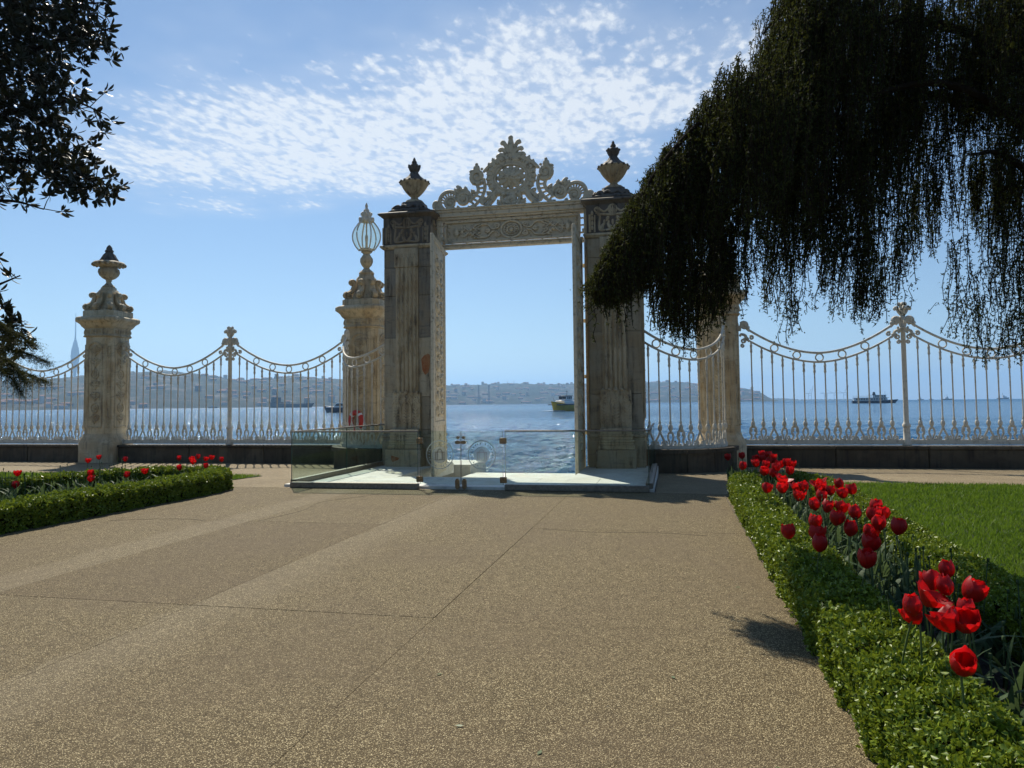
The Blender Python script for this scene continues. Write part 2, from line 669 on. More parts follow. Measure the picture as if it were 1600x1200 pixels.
def aggregate_mat(name, tones, joint, worn=False):
    """exposed-aggregate concrete: small stones in a paler binder"""
    m, g, b = new_mat(name)
    P = pos(g)
    oi = g.node('ShaderNodeObjectInfo')
    vo = g.node('ShaderNodeTexVoronoi', feature='F1')
    g.put(vo.inputs['Vector'], P)
    vo.inputs['Scale'].default_value = 150.0
    sp = g.node('ShaderNodeSeparateColor')
    g.l.new(vo.outputs['Color'], sp.inputs[0])
    cr = g.node('ShaderNodeValToRGB')
    el = cr.color_ramp.elements
    el[0].position, el[0].color = 0.0, (*tones[0], 1)
    el[1].position, el[1].color = 1.0, (*tones[3], 1)
    for p_, t_ in ((0.35, tones[1]), (0.7, tones[2])):
        e = el.new(p_)
        e.color = (*t_, 1)
    g.l.new(sp.outputs[0], cr.inputs[0])
    gap = g.ramp(vo.outputs['Distance'], 0.30, 0.62)
    col = g.mix(gap, cr.outputs[0], joint)
    big = g.noise(P, 0.55, 5, 0.62, 0.3)
    col = g.mix(g.ramp(big, 0.34, 0.72, 0.0, 0.42), col, (0.16, 0.12, 0.075), 'MIX')
    if worn:      # paler bands worn along two of the long joints
        sx = g.node('ShaderNodeSeparateXYZ')
        g.l.new(P, sx.inputs[0])
        x = g.math('ADD', sx.outputs[0], g.math('MULTIPLY', g.math('SUBTRACT', g.noise(P, 1.3, 3, 0.6), 0.5), 0.5))
        w1 = g.math('MULTIPLY', g.ramp(x, 0.0, 0.12), g.ramp(x, 0.9, 0.3))
        w2 = g.math('MULTIPLY', g.ramp(x, -2.5, -2.3), g.ramp(sx.outputs[0], -1.85, -1.853))
        col = g.mix(g.math('MULTIPLY', g.math('MAXIMUM', w1, w2), 0.11), col, (0.50, 0.43, 0.31))
    clump = g.noise(P, 26.0, 3, 0.6)
    col = g.mix(g.ramp(clump, 0.50, 0.72, 0.0, 0.40), col, tones[0])
    mid = g.noise(P, 7.0, 5, 0.7)
    hs = g.node('ShaderNodeHueSaturation')
    g.put(hs.inputs['Value'], g.ramp(mid, 0.25, 0.75, 0.84, 1.16, False))
    g.put(hs.inputs['Color'], col)
    g.put(b.inputs['Base Color'], hs.outputs[0])
    b.inputs['Roughness'].default_value = 0.75
    b.inputs['Specular IOR Level'].default_value = 0.10
    bump(g, b, g.math('SUBTRACT', 1.0, vo.outputs['Distance']), 0.9, 0.007)
    return m


TN = [(0.040, 0.030, 0.016), (0.22, 0.171, 0.093), (0.43, 0.343, 0.190), (0.88, 0.735, 0.44)]
M_AGG = aggregate_mat('aggregate_tan', TN, (0.105, 0.078, 0.040), True)
M_AGG_BROWN = aggregate_mat('aggregate_brown', [(0.039, 0.028, 0.015), (0.205, 0.155, 0.083), (0.39, 0.302, 0.165), (0.80, 0.65, 0.38)], (0.090, 0.067, 0.035))
M_AGG_PALE = aggregate_mat('aggregate_pale', [(0.15, 0.12, 0.07), (0.35, 0.28, 0.17), (0.50, 0.41, 0.26), (0.76, 0.64, 0.43)], (0.22, 0.17, 0.10))
M_JOINT = simple('joint_mortar', (0.075, 0.062, 0.048), (0.05, 0.042, 0.034), 0.9, 20)
M_SOIL = simple('dark_soil', (0.035, 0.026, 0.018), (0.022, 0.017, 0.012), 0.95, 9, 30, 0.7, 0.02)


def leaf_mat(name, c1, c2, c3, rough=0.4, trans=0.35, nscale=14.0, spec=0.5):
    m, g, b = new_mat(name)
    P = pos(g)
    n = g.noise(P, nscale, 3, 0.6)
    col = g.mix(g.ramp(n, 0.38, 0.62), c1, c2)
    n2 = g.noise(P, nscale * 5.3, 2, 0.5)
    col = g.mix(g.ramp(n2, 0.50, 0.68), col, c3)
    g.put(b.inputs['Base Color'], col)
    b.inputs['Roughness'].default_value = rough
    b.inputs['Specular IOR Level'].default_value = spec
    tl = g.node('ShaderNodeBsdfTranslucent')
    g.put(tl.inputs[0], g.mix(0.5, col, (c3[0] * 1.5, c3[1] * 1.5, c3[2]), 'MIX'))
    mx = g.node('ShaderNodeMixShader')
    mx.inputs[0].default_value = trans
    out = g.n['Material Output']
    g.l.new(b.outputs[0], mx.inputs[1])
    g.l.new(tl.outputs[0], mx.inputs[2])
    g.l.new(mx.outputs[0], out.inputs[0])
    return m


M_BOX = leaf_mat('box_leaf', (0.070, 0.120, 0.010), (0.140, 0.205, 0.018), (0.30, 0.36, 0.040), 0.42, 0.18, 14.0, 0.25)
M_HEDGECORE = simple('hedge_twigs', (0.008, 0.011, 0.003), (0.012, 0.010, 0.004), 1.0, 25, spec=0.0)
M_GRASS = leaf_mat('grass_blade', (0.055, 0.125, 0.010), (0.09, 0.165, 0.014), (0.14, 0.21, 0.025), 0.5, 0.45, 3.0, 0.2)
M_TURF = simple('turf', (0.022, 0.045, 0.010), (0.03, 0.038, 0.014), 0.95, 6, 40, 0.6, 0.02)
M_CEDAR = leaf_mat('cedar_needles', (0.018, 0.027, 0.008), (0.032, 0.044, 0.012), (0.085, 0.092, 0.022), 0.7, 0.26, 2.6, 0.15)
M_CONIFER = leaf_mat('conifer_needles', (0.022, 0.034, 0.010), (0.036, 0.044, 0.012), (0.075, 0.072, 0.020), 0.7, 0.25, 3.0, 0.2)
M_MAGNOLIA = leaf_mat('magnolia_leaf', (0.012, 0.020, 0.007), (0.020, 0.026, 0.009), (0.040, 0.030, 0.012), 0.45, 0.10, 4.0, 0.25)
M_BARK = simple('bark', (0.030, 0.022, 0.015), (0.018, 0.014, 0.010), 0.95, 8, 20, 0.8, 0.02, spec=0.05)
M_STEM = leaf_mat('tulip_stem', (0.075, 0.12, 0.03), (0.10, 0.15, 0.045), (0.13, 0.17, 0.06), 0.5, 0.25)
M_TLEAF = leaf_mat('tulip_leaf', (0.045, 0.085, 0.035), (0.07, 0.115, 0.05), (0.10, 0.14, 0.065), 0.6, 0.30, 14.0, 0.15)


def petal_mat():
    m, g, b = new_mat('tulip_petal')
    P = pos(g)
    n = g.noise(g.mapping(P, scale=(1, 1, 0.35)), 60, 3, 0.6)
    col = g.mix(g.ramp(n, 0.35, 0.7), (0.42, 0.004, 0.007), (0.54, 0.008, 0.010))
    g.put(b.inputs['Base Color'], col)
    b.inputs['Roughness'].default_value = 0.45
    tl = g.node('ShaderNodeBsdfTranslucent')
    g.put(tl.inputs[0], (0.66, 0.008, 0.010))
    mx = g.node('ShaderNodeMixShader')
    mx.inputs[0].default_value = 0.5
    out = g.n['Material Output']
    g.l.new(b.outputs[0], mx.inputs[1])
    g.l.new(tl.outputs[0], mx.inputs[2])
    g.l.new(mx.outputs[0], out.inputs[0])
    return m


M_PETAL = petal_mat()
M_RED = simple('lifebuoy_red', (0.55, 0.035, 0.02), (0.45, 0.03, 0.02), 0.5, 12)
M_WHITE = simple('white_paint', (0.78, 0.78, 0.76), (0.68, 0.68, 0.66), 0.4, 3)
M_NAVY = simple('dark_hull_paint', (0.018, 0.028, 0.055), (0.025, 0.035, 0.06), 0.4, 1)
M_YELLOW = simple('yellow_hull_paint', (0.50, 0.34, 0.012), (0.40, 0.27, 0.015), 0.5, 1)
M_DARKGLASS = simple('dark_window', (0.01, 0.014, 0.02), (0.016, 0.02, 0.026), 0.12, 1)
M_GREYHULL = simple('grey_ship_paint', (0.10, 0.12, 0.14), (0.14, 0.13, 0.12), 0.6, 0.2)
M_FOAM = simple('sea_foam', (0.80, 0.83, 0.85), (0.6, 0.68, 0.74), 0.9, 1.5)
M_BUILD = simple('far_wall', (0.46, 0.42, 0.37), (0.33, 0.29, 0.25), 0.9, 0.02, rand=0.55)
M_ROOF = simple('far_roof', (0.22, 0.10, 0.06), (0.17, 0.09, 0.06), 0.9, 0.02, rand=0.3)
M_TOWER = simple('haze_paled_tower', (0.60, 0.62, 0.65), (0.52, 0.54, 0.57), 0.6, 0.01)  # lightened towards the sky: fading by haze is put into this colour
M_CRANE = simple('crane_steel', (0.16, 0.15, 0.16), (0.12, 0.12, 0.13), 0.7, 0.01)


def hill_mat():
    m, g, b = new_mat('wooded_hill')
    P = pos(g)
    n = g.noise(P, 0.010, 6, 0.65)
    col = g.mix(g.ramp(n, 0.40, 0.62), (0.010, 0.020, 0.010), (0.030, 0.036, 0.022))
    vo = g.node('ShaderNodeTexVoronoi', feature='F1')
    g.put(vo.inputs['Vector'], g.mapping(P, scale=(1, 1, 1.6)))
    vo.inputs['Scale'].default_value = 0.045
    sp = g.node('ShaderNodeSeparateColor')
    g.l.new(vo.outputs['Color'], sp.inputs[0])
    town = g.math('MULTIPLY', g.ramp(sp.outputs[0], 0.70, 0.76), g.ramp(g.noise(P, 0.0035, 4, 0.6), 0.40, 0.58))
    roofs = g.mix(sp.outputs[1], (0.24, 0.22, 0.20), (0.10, 0.06, 0.045))
    col = g.mix(g.math('MULTIPLY', town, 0.6), col, roofs)
    g.put(b.inputs['Base Color'], col)
    b.inputs['Roughness'].default_value = 0.95
    b.inputs['Specular IOR Level'].default_value = 0.1
    return m


M_HILL = hill_mat()


def sea_mat():
    m, g, b = new_mat('sea_water')
    P = pos(g)
    b.inputs['Base Color'].default_value = (0.008, 0.070, 0.160, 1)
    ln = g.node('ShaderNodeVectorMath', operation='LENGTH')
    g.put(ln.inputs[0], P)
    g.put(b.inputs['Roughness'], g.ramp(ln.outputs['Value'], 40.0, 1500.0, 0.06, 0.36, False))
    b.inputs['IOR'].default_value = 1.333
    b.inputs['Specular IOR Level'].default_value = 0.28
    n1 = g.noise(g.mapping(P, scale=(1.0, 1.5, 1.0), rot=(0, 0, 0.35)), 0.8, 5, 0.62, 0.2)
    n2 = g.noise(g.mapping(P, scale=(1.0, 1.3, 1.0), rot=(0, 0, -0.3)), 2.1, 4, 0.6, 0.2)
    n3 = g.noise(P, 9.0, 3, 0.6)
    h = g.math('ADD', g.math('MULTIPLY', n1, 0.27), g.math('ADD', g.math('MULTIPLY', n2, 0.16), g.math('MULTIPLY', n3, 0.014)))
    n0 = g.noise(g.mapping(P, scale=(0.55, 1.0, 1.0), rot=(0, 0, 0.2)), 0.16, 4, 0.6, 0.3)
    h = g.math('ADD', h, g.math('MULTIPLY', n0, 1.1))
    bump(g, b, h, 1.0, 1.0)
    return m


M_SEA = sea_mat()

# ------------------------------------------------------------------ the setting: ground, pavement, sea, hills
EYE = np.array([3.918, -18.329, 1.6])


def gz(v):
    """ground falls gently towards the quay"""
    return -0.2 * min(max((v + 5.0) / 7.5, 0.0), 1.0)


def structure(name, mb, mat, label=None, smooth=30):
    o = mb.build(name, mat, None, (0, 0, 0), smooth)
    return tag(o, label, None, None, 'structure')


def sheet(u0, u1, v0, v1, dz=0.0, n=6, thick=0.25):
    mb = MB()
    vs = np.linspace(v0, v1, n)
    L = []
    for v in vs:
        z = gz(v) + dz
        L.append([(u0, v, z), (u1, v, z), (u1, v, z - thick), (u0, v, z - thick)])
    mb.rings(L)
    return mb


ground = structure('ground', MB().box((0, -32.6, -0.56), (140, 55, 1.0)), M_SOIL)

# pavement of large poured slabs, each with its own edges
pav = MB().box((0.0, -17.5, -0.12), (9.9, 24.9, 0.09)).build('pavement', M_JOINT)
tag(pav, None, None, None, 'structure')
US = [-4.93, -3.85, -1.85, 0.1, 2.15, 4.93]
VS = [-29.9, -25.6, -21.4, -17.2, -13.0, -9.02, -5.12]
for i in range(len(US) - 1):
    for j in range(len(VS) - 1):
        mat = M_AGG_BROWN if (i, j) == (2, 4) else M_AGG
        gp = 0.0022
        w, l = US[i + 1] - US[i] - gp, VS[j + 1] - VS[j] - gp
        c = ((US[i] + US[i + 1]) / 2, (VS[j] + VS[j + 1]) / 2, -0.0375 + random.uniform(-0.0012, 0.0012))
        MB().box((0, 0, 0), (w, l, 0.075), 0.003).build('slab', mat, pav, c, 0)

def crack(pts, w, seed):
    rgc = np.random.default_rng(seed)
    P = smooth_path(pts, 24)
    P = P + np.cumsum(rgc.normal(0, 0.006, P.shape), 0) * 0.6 + rgc.normal(0, 0.004, P.shape)
    T = np.gradient(P, axis=0)
    N = np.stack([-T[:, 1], T[:, 0]], 1)
    N /= np.linalg.norm(N, axis=1)[:, None]
    ww = w * rgc.uniform(0.25, 1.0, len(P))
    mb = MB()
    mb.rings([[(p[0] - n[0] * q, p[1] - n[1] * q, 0.0035), (p[0] + n[0] * q, p[1] + n[1] * q, 0.0035), (p[0], p[1], 0.001)] for p, n, q in zip(P, N, ww)])
    mb.build('crack', M_JOINT, pav, (0, 0, 0), 0)


crack([(-1.72, -9.0), (-1.60, -8.0), (-1.75, -7.0), (-1.35, -6.2), (-1.1, -5.4)], 0.0035, 1)
crack([(2.3, -9.05), (3.0, -9.2), (3.7, -9.1), (4.3, -9.25)], 0.0025, 3)
crack([(-3.9, -9.3), (-3.0, -9.0), (-2.4, -9.15)], 0.003, 4)

prom = thing('promenade', '', '')
for k in ('label', 'category'):
    if k in prom:
        del prom[k]
prom['kind'] = 'structure'
for (a, b) in ((-45, -3.62), (3.62, 45)):
    sheet(a, b, -5.12, 2.7, 0.0).build('paved_strip', M_AGG_PALE, prom, (0, 0, 0), 0)
MB().box((0, -5.07, -0.06), (7.24, 0.10, 0.118)).build('paved_strip', M_AGG_PALE, prom, (0, 0, 0), 0)

# quay edge and steps down to the water
quay = MB()
for (a, b) in ((-60, -1.9), (1.9, 60)):
    quay.box(((a + b) / 2, 3.6, -1.4), (b - a, 1.8, 2.4))
quay.box((0, 2.2, -2.0), (3.78, 2.6, 1.8))
quay = structure('quay', quay, M_MARBLE)
step = thing('water_steps', 'pale marble steps and landing going down to the sea behind the gateway', 'steps', (0, 0, 0))
for k in range(3):
    MB().box((0, -3.10 + 0.36 * k, -0.32 - 0.15 * k), (3.70, 0.36, 0.40), 0.012).build('step', M_MARBLE, step)
MB().box((0, 0.38, -0.75), (3.70, 5.14, 0.60), 0.012).build('landing', M_MARBLE, step)

# marble floor inside the glass barrier: bed and separate slabs
floor = MB().box((0, -4.16, -0.14), (7.2, 1.70, 0.26)).build('marble_floor', M_MARBLE)
tag(floor, None, None, None, 'structure')
for (a, b) in ((-3.6, -1.9), (1.9, 3.6)):
    MB().box(((a + b) / 2, -1.155, -0.14), (b - a, 4.30, 0.26)).build('floor_bed', M_MARBLE, floor, (0, 0, 0), 0)
fx = [-3.6, -2.45, -1.2, 0.08, 1.3, 2.5, 3.6]
for i in range(6):
    for (v0, v1) in ((-5.0, -4.15), (-4.15, -3.30)):
        MB().box(((fx[i] + fx[i + 1]) / 2, (v0 + v1) / 2, 0.022), (fx[i + 1] - fx[i] - 0.006, v1 - v0 - 0.006, 0.055), 0.004).build('slab', M_MARBLE, floor, (0, 0, 0), 0)
for (a, b, v0, v1) in ((-3.6, -1.89, -3.30, -1.2), (1.89, 3.6, -3.30, -1.2), (-3.6, -1.89, -1.2, 0.9), (1.89, 3.6, -1.2, 0.9)):
    MB().box(((a + b) / 2, (v0 + v1) / 2, 0.020), (b - a - 0.006, v1 - v0 - 0.006, 0.055), 0.004).build('slab', M_MARBLE, floor, (0, 0, 0), 0)


def build_sea():
    rows = [22.0]
    step_ = []
    while rows[-1] < 16000:
        r = rows[-1]
        k = min(0.03, 0.0048 * (r / 22.0) ** 0.38)
        step_.append(k * r)
        rows.append(r * (1 + k))
    step_.append(step_[-1])
    R = np.array(rows)
    A = np.concatenate([np.linspace(-1.9, -0.92, 40, endpoint=False), np.linspace(-0.92, 0.50, 430, endpoint=False), np.linspace(0.50, 1.75, 50)])
    RR, AA = np.meshgrid(R, A, indexing='ij')
    SS = np.repeat(np.array(step_)[:, None], len(A), 1)
    X = EYE[0] + RR * np.sin(AA)
    Y = EYE[1] + RR * np.cos(AA)
    Z = -1.6 - RR ** 2 / (2 * 6371000.0)
    rg = np.random.default_rng(5)
    fade = np.clip(1.2 - RR / 900.0, 0, 1)
    for k in range(64):
        lam = 0.5 * (3.6 / 0.5) ** rg.uniform(0, 1)
        th = rg.normal(1.30, 0.62)
        amp = 0.0088 * lam ** 0.85
        kk = 2 * PI / lam
        ok = np.clip(lam / (SS * 2.4) - 0.5, 0, 1)
        ph = kk * (X * math.cos(th) + Y * math.sin(th)) + rg.uniform(0, 6.28)
        Z += amp * ok * fade * (np.sin(ph) + 0.3 * np.sin(2 * ph + 1.57))
    n, m = X.shape
    V = np.stack([X, Y, Z], -1).reshape(-1, 3)
    i = np.arange(n - 1)[:, None] * m + np.arange(m - 1)[None, :]
    F = np.stack([i, i + 1, i + m + 1, i + m], -1).reshape(-1, 4)
    o = link('sea', np_mesh('sea', V, F[:, ::-1], True), M_SEA)
    tag(o, None, None, None, 'structure')


build_sea()

# far shore: azimuth (from +y towards +x), skyline slope, distance of the waterline
SKY = np.array([(-1.75, .030, 1900), (-1.2, .034, 1900), (-.95, .031, 1900), (-.82, .030, 1900), (-.786, .0338, 1900), (-.748, .0356, 1900), (-.695, .0414, 1900),
                (-.653, .0402, 1900), (-.602, .0365, 1950), (-.556, .0333, 1950), (-.525, .035, 2000), (-.501, .0383, 2000), (-.431, .0305, 2100),
                (-.302, .0254, 2700), (-.26, .0262, 2900), (-.212, .0254, 3100), (-.134, .0240, 3200), (-.039, .0266, 3200), (.0026, .0251, 3200),
                (.036, .0229, 3150), (.096, .0150, 3000), (.1156, .0100, 3000), (.124, .0045, 3000), (.135, .0006, 3000)])


def hill_h(az, t):
    """height of the land at azimuth az, t = 0 at the water, 1 on the ridge, 2 behind"""
    s = np.interp(az, SKY[:, 0], SKY[:, 1])
    d = np.interp(az, SKY[:, 0], SKY[:, 2])
    top = s * (d + 1500.0)
    prof = np.where(t < 1, np.sin(np.clip(t, 0, 1) * PI / 2) ** 1.15, np.cos(np.clip(t - 1, 0, 1) * PI / 2))
    wob = 1 + 0.10 * np.sin(az * 43 + t * 5) * np.sin(t * 7.0 + az * 17) * (t < 0.93) * (t > 0.05)
    return top * prof * wob, d + 1500.0 * t


def at_far(az, dist, z=0.0):
    return np.array([EYE[0] + dist * math.sin(az), EYE[1] + dist * math.cos(az), z])


def build_hills():
    A = np.linspace(-1.7, 0.135, 620)
    T = np.concatenate([np.linspace(0, 1, 26), np.linspace(1.08, 2, 8)])
    TT, AA = np.meshgrid(T, A, indexing='ij')
    H, D = hill_h(AA, TT)
    rg = np.random.default_rng(3)
    N = rg.normal(0, 1, H.shape)
    N = (N + np.roll(N, 1, 1) + np.roll(N, -1, 1)) / 2
    H = H * (1 + 0.012 * N) + np.abs(N) * 1.6 * (TT > 0.02) * (TT < 1.9) * np.clip((0.13 - AA) * 40, 0, 1)
    Z = H - 2.0
    X = EYE[0] + D * np.sin(AA)
    Y = EYE[1] + D * np.cos(AA)
    n, m = X.shape
    V = np.stack([X, Y, Z], -1).reshape(-1, 3)
    i = np.arange(n - 1)[:, None] * m + np.arange(m - 1)[None, :]
    F = np.stack([i, i + 1, i + m + 1, i + m], -1).reshape(-1, 4)
    o = link('hills', np_mesh('hills', V, F, True), M_HILL)
    tag(o, None, None, None, 'structure')
    # low harbour land farther off on the right
    A = np.linspace(0.10, 0.25, 60)
    mb = MB()
    L = []
    for k, a in enumerate(A):
        h = 9 * math.sin(PI * k / 59) ** 0.5 + 5 * math.sin(k * 1.7) ** 2 + (14 if k < 24 else 0) * math.sin(PI * k / 24 if k < 24 else 0)
        p0, p1, p2 = at_far(a, 6300, -9), at_far(a, 6500, max(0, h) - 3.2), at_far(a, 7000, -9)
        L.append([p0, p1, p2])
    mb.rings(L, False)
    o = mb.build('harbour_land', M_HILL)
    tag(o, None, None, None, 'structure')


build_hills()

# ------------------------------------------------------------------ gate piers


def flutes(mb, w, z0, z1, n, y, r=None):
    r = r or w / n / 2 * 0.92
    for k in range(n):
        x = -w / 2 + (k + 0.5) * w / n
        pts = [(x + r * math.cos(t), y - r * 0.9 * math.sin(t)) for t in np.linspace(0, PI, 7)]
        mb.prism(pts, 2, z0, z1)


def urn_profile_pier():
    return [(0.20, 0.0), (0.20, 0.03), (0.13, 0.06), (0.09, 0.10), (0.11, 0.125), (0.085, 0.145), (0.10, 0.165),
            (0.17, 0.225), (0.25, 0.315), (0.315, 0.41), (0.355, 0.49), (0.385, 0.53), (0.39, 0.55), (0.375, 0.565)]


def make_pier(name, label, x, side):
    t = thing(name, label, 'pier', (x, 0, 0.048), 0)
    # plinth and its mouldings
    MB().sqstack([(0.68, -0.04), (0.68, 0.62), (0.66, 0.64), (0.66, 0.70), (0.69, 0.72), (0.69, 0.77), (0.65, 0.80), (0.65, 0.86), (0.645, 0.90)], depth=-0.08).build('base', M_PIER, t)
    MB().box((0, -0.74, 0.20), (0.94, 0.42, 0.46), 0.012).build('plinth', M_PIER, t)
    pb = MB()
    for (w, z0, z1) in ((0.88, 0.432, 0.54), (0.80, 0.541, 0.60), (0.84, 0.601, 0.66), (0.76, 0.661, 0.74), (0.80, 0.741, 0.79), (0.74, 0.791, 0.94)):
        pb.box((0, -0.70, (z0 + z1) / 2), (w, 0.34 * w / 0.88, z1 - z0), 0.012)
    pb.build('plinth_moulding', M_CARVED, t)
    # ashlar courses: separate blocks left and right of the pilaster
    zs = [0.905, 1.75, 3.26, 4.35, 5.08, 5.56]
    for k in range(5):
        z0, z1 = zs[k], zs[k + 1]
        wob = 0.004 * (k % 3 - 1)
        for sx, w in ((-1, 0.62), (1, 0.62)):
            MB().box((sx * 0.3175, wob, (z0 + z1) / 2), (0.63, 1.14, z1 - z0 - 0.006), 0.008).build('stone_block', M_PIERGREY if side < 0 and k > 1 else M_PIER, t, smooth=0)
    if side < 0:          # rust bleed from an old iron cramp
        MB().prism([(0.37, 2.70), (0.40, 2.42), (0.47, 2.30), (0.56, 2.36), (0.60, 2.55), (0.60, 2.80), (0.55, 2.84), (0.45, 2.80)], 1, -0.5765, -0.5715).build('rust_stain', M_RUST, t)
        MB().prism([(-0.30, 0.28), (-0.08, 0.22), (-0.12, 0.17), (-0.27, 0.12), (-0.30, 0.18)], 1, -0.9545, -0.9495).build('rust_stain', M_RUST, t)
    # pilaster: carved foot, lower reeds, carved reeds, arcaded cap
    foot = MB().box((0, -0.60, 1.39), (0.74, 0.16, 0.92), 0.01)
    R = Relief(foot, (0, -0.685, 0), (1, 0, 0), (0, 0, 1), (0, -1, 0))
    for cx in (-0.26, 0.0, 0.26):
        R.acanthus(cx, 0.96, 1.52, 0.26, 6, 0.022, 0.9)
        R.rosette((cx, 1.66), 0.10, 7, 0.032, 0.9)
        R.curve([(cx - 0.12, 1.50), (cx - 0.08, 1.60), (cx, 1.56), (cx + 0.08, 1.60), (cx + 0.12, 1.50)], 0.018)
    for cx in (-0.13, 0.13):
        R.stroke([(cx, 0.95), (cx, 1.5)], 0.016)
        R.spiral(cx - 0.05, 1.74, 0.05, 0.012, -0.5, 1.4, 0.016)
        R.spiral(cx + 0.05, 1.74, 0.05, 0.012, PI + 0.5, -1.4, 0.016)
    for cx in (-0.30, -0.15, 0, 0.15, 0.30):
        R.dot((cx, 1.85), 0.045 if cx else 0.06, 0.8)
    foot.build('carved_foot', M_CARVED, t)
    sh = MB().box((0, -0.582, 3.6), (0.60, 0.06, 3.52))
    flutes(sh, 0.56, 1.86, 2.68, 5, -0.61)
    sh.build('pilaster', M_CARVED, t)
    up = MB()
    flutes(up, 0.56, 2.685, 5.06, 5, -0.61, 0.046)
    R = Relief(up, (0, -0.648, 0), (1, 0, 0), (0, 0, 1), (0, -1, 0))
    for k in range(5):
        cx = -0.224 + 0.112 * k
        z = 2.75 + 0.07 * (k % 2)
        while z < 4.98:
            R.leaf((cx, z), (cx + 0.018 * (-1) ** int(z * 7), z + 0.12), 0.024, 0.9)
            R.dot((cx, z + 0.15), 0.018, 0.9)
            z += 0.155
    up.build('carved_reeds', M_CARVED, t)
    cap = MB().box((0, -0.60, 5.32), (0.64, 0.13, 0.49), 0.008)
    R = Relief(cap, (0, -0.668, 0), (1, 0, 0), (0, 0, 1), (0, -1, 0))
    for k in range(5):
        cx = -0.224 + 0.112 * k
        R.curve([(cx - 0.042, 5.10), (cx - 0.042, 5.28), (cx, 5.34), (cx + 0.042, 5.28), (cx + 0.042, 5.10)], 0.013)
        R.leaf((cx, 5.36), (cx, 5.43), 0.016)
    cap.build('pilaster_cap', M_CARVED, t)
    # side faces: long sunk panel with a carved strip
    for sx in (-1, 1):
        sp = MB()
        sp.box((sx * 0.640, 0.0, 3.25), (0.03, 0.66, 4.3), 0.008)
        R = Relief(sp, (sx * 0.657, 0, 0), (0, 1, 0), (0, 0, 1), (sx, 0, 0))
        for yy in (-0.3, 0.3):
            R.stroke([(yy, 1.15), (yy, 5.35)], 0.02)
        z = 1.3
        while z < 5.1:
            R.acanthus(0, z, z + 0.42, 0.3, 3, 0.024)
            R.dot((0, z + 0.48), 0.04)
            z += 0.55
        sp.build('side_panel', M_CARVED, t)
    # string course, capital with shields and scrolls, cornice
    MB().sqstack([(0.66, 5.565), (0.70, 5.60), (0.72, 5.62), (0.72, 5.66), (0.66, 5.68)], depth=-0.06).build('string_course', M_CARVED, t)
    MB().sqstack([(0.645, 5.682), (0.645, 6.38)], depth=-0.06).build('capital_block', M_DARKSTONE, t)
    cp = MB()
    faces = [((0, -0.588, 0), (1, 0, 0), (0, -1, 0)), ((0.648, 0, 0), (0, 1, 0), (1, 0, 0)), ((-0.648, 0, 0), (0, -1, 0), (-1, 0, 0))]
    for o_, ux, nn in faces:
        R = Relief(cp, o_, ux, (0, 0, 1), nn, True)
        R.curve([(0.0, 5.76), (0.28, 5.74), (0.33, 5.84), (0.31, 6.08), (0.36, 6.14), (0.2, 6.13), (0.0, 6.11)], 0.03)
        R.leaf((0.02, 5.74), (0.14, 5.92), 0.05)
        R.leaf((0.30, 5.74), (0.22, 5.92), 0.05)
        R.leaf((0.10, 6.08), (0.16, 5.95), 0.04)
        R.spiral(0.38, 6.25, 0.085, 0.02, -1.2, -1.7, 0.022)
        R.curve([(0.30, 6.25), (0.2, 6.2), (0.08, 6.28)], 0.025)
        R.stroke([(0.44, 5.70), (0.44, 6.12)], 0.022)
        R.stroke([(0.56, 5.70), (0.56, 6.14)], 0.03)
        for z in (5.76, 5.88, 6.0, 6.12):
            R.leaf((0.50, z), (0.50, z + 0.12), 0.032)
        R2 = Relief(cp, o_, ux, (0, 0, 1), nn)
        R2.ring((0, 6.25), 0.10, 0.11, 0.022)
        for m in (-0.05, 0, 0.05):
            R2.leaf((m, 6.16), (m, 6.34), 0.024)
        for k in range(5):
            R2.leaf((-0.2 + 0.1 * k, 6.0 - 0.02 * (k % 2)), (-0.2 + 0.1 * k, 5.86), 0.028)
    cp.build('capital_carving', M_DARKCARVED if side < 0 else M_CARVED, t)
    MB().sqstack([(0.65, 6.382), (0.68, 6.40), (0.72, 6.44), (0.76, 6.46), (0.76, 6.50), (0.70, 6.53), (0.60, 6.56)], depth=-0.06).build('cornice', M_DARKSTONE, t)
    tp = MB().sqstack([(0.58, 6.562), (0.58, 6.60), (0.50, 6.64), (0.46, 6.68), (0.36, 6.74), (0.30, 6.80), (0.28, 6.88)], cham=0.25)
    R = Relief(tp, (0, -0.49, 6.62), (1, 0, 0), (0, 0.5, 1), (0, -1, 0), True)
    R.spiral(0.30, 0.04, 0.09, 0.02, 0, 1.6, 0.035)
    R.curve([(0.24, 0.04), (0.13, 0.12), (0, 0.04)], 0.04)
    R = Relief(tp, (-0.49, 0, 6.62), (0, 1, 0), (0.5, 0, 1), (-1, 0, 0), True)
    R.spiral(0.30, 0.04, 0.09, 0.02, 0, 1.6, 0.035)
    tp.build('pedestal', M_DARKSTONE, t)
    # urn with gadroons, leafy lid and finial
    u = MB().lathe([(0.26, 6.83), (0.27, 6.90), (0.22, 6.96)], 20)
    p = [(r, z + 6.90) for r, z in urn_profile_pier()]
    u.lathe(p, 64, flute=16, famp=0.15, frange=(7.09, 7.40))
    un = u.build('urn', M_CARVED, t, (0, 0, 0), 50)
    lid = MB().lathe([(0.37, 7.462), (0.335, 7.50), (0.25, 7.56), (0.17, 7.63), (0.12, 7.70), (0.10, 7.74), (0.125, 7.77), (0.155, 7.83), (0.16, 7.88), (0.12, 7.93), (0.07, 7.96)], 48, flute=12, famp=0.10)
    for k in range(16):
        a = 2 * PI * k / 16
        lid.ball((0.38 * math.cos(a), 0.38 * math.sin(a), 7.455), 0.040, 6, (1, 1, 0.9))
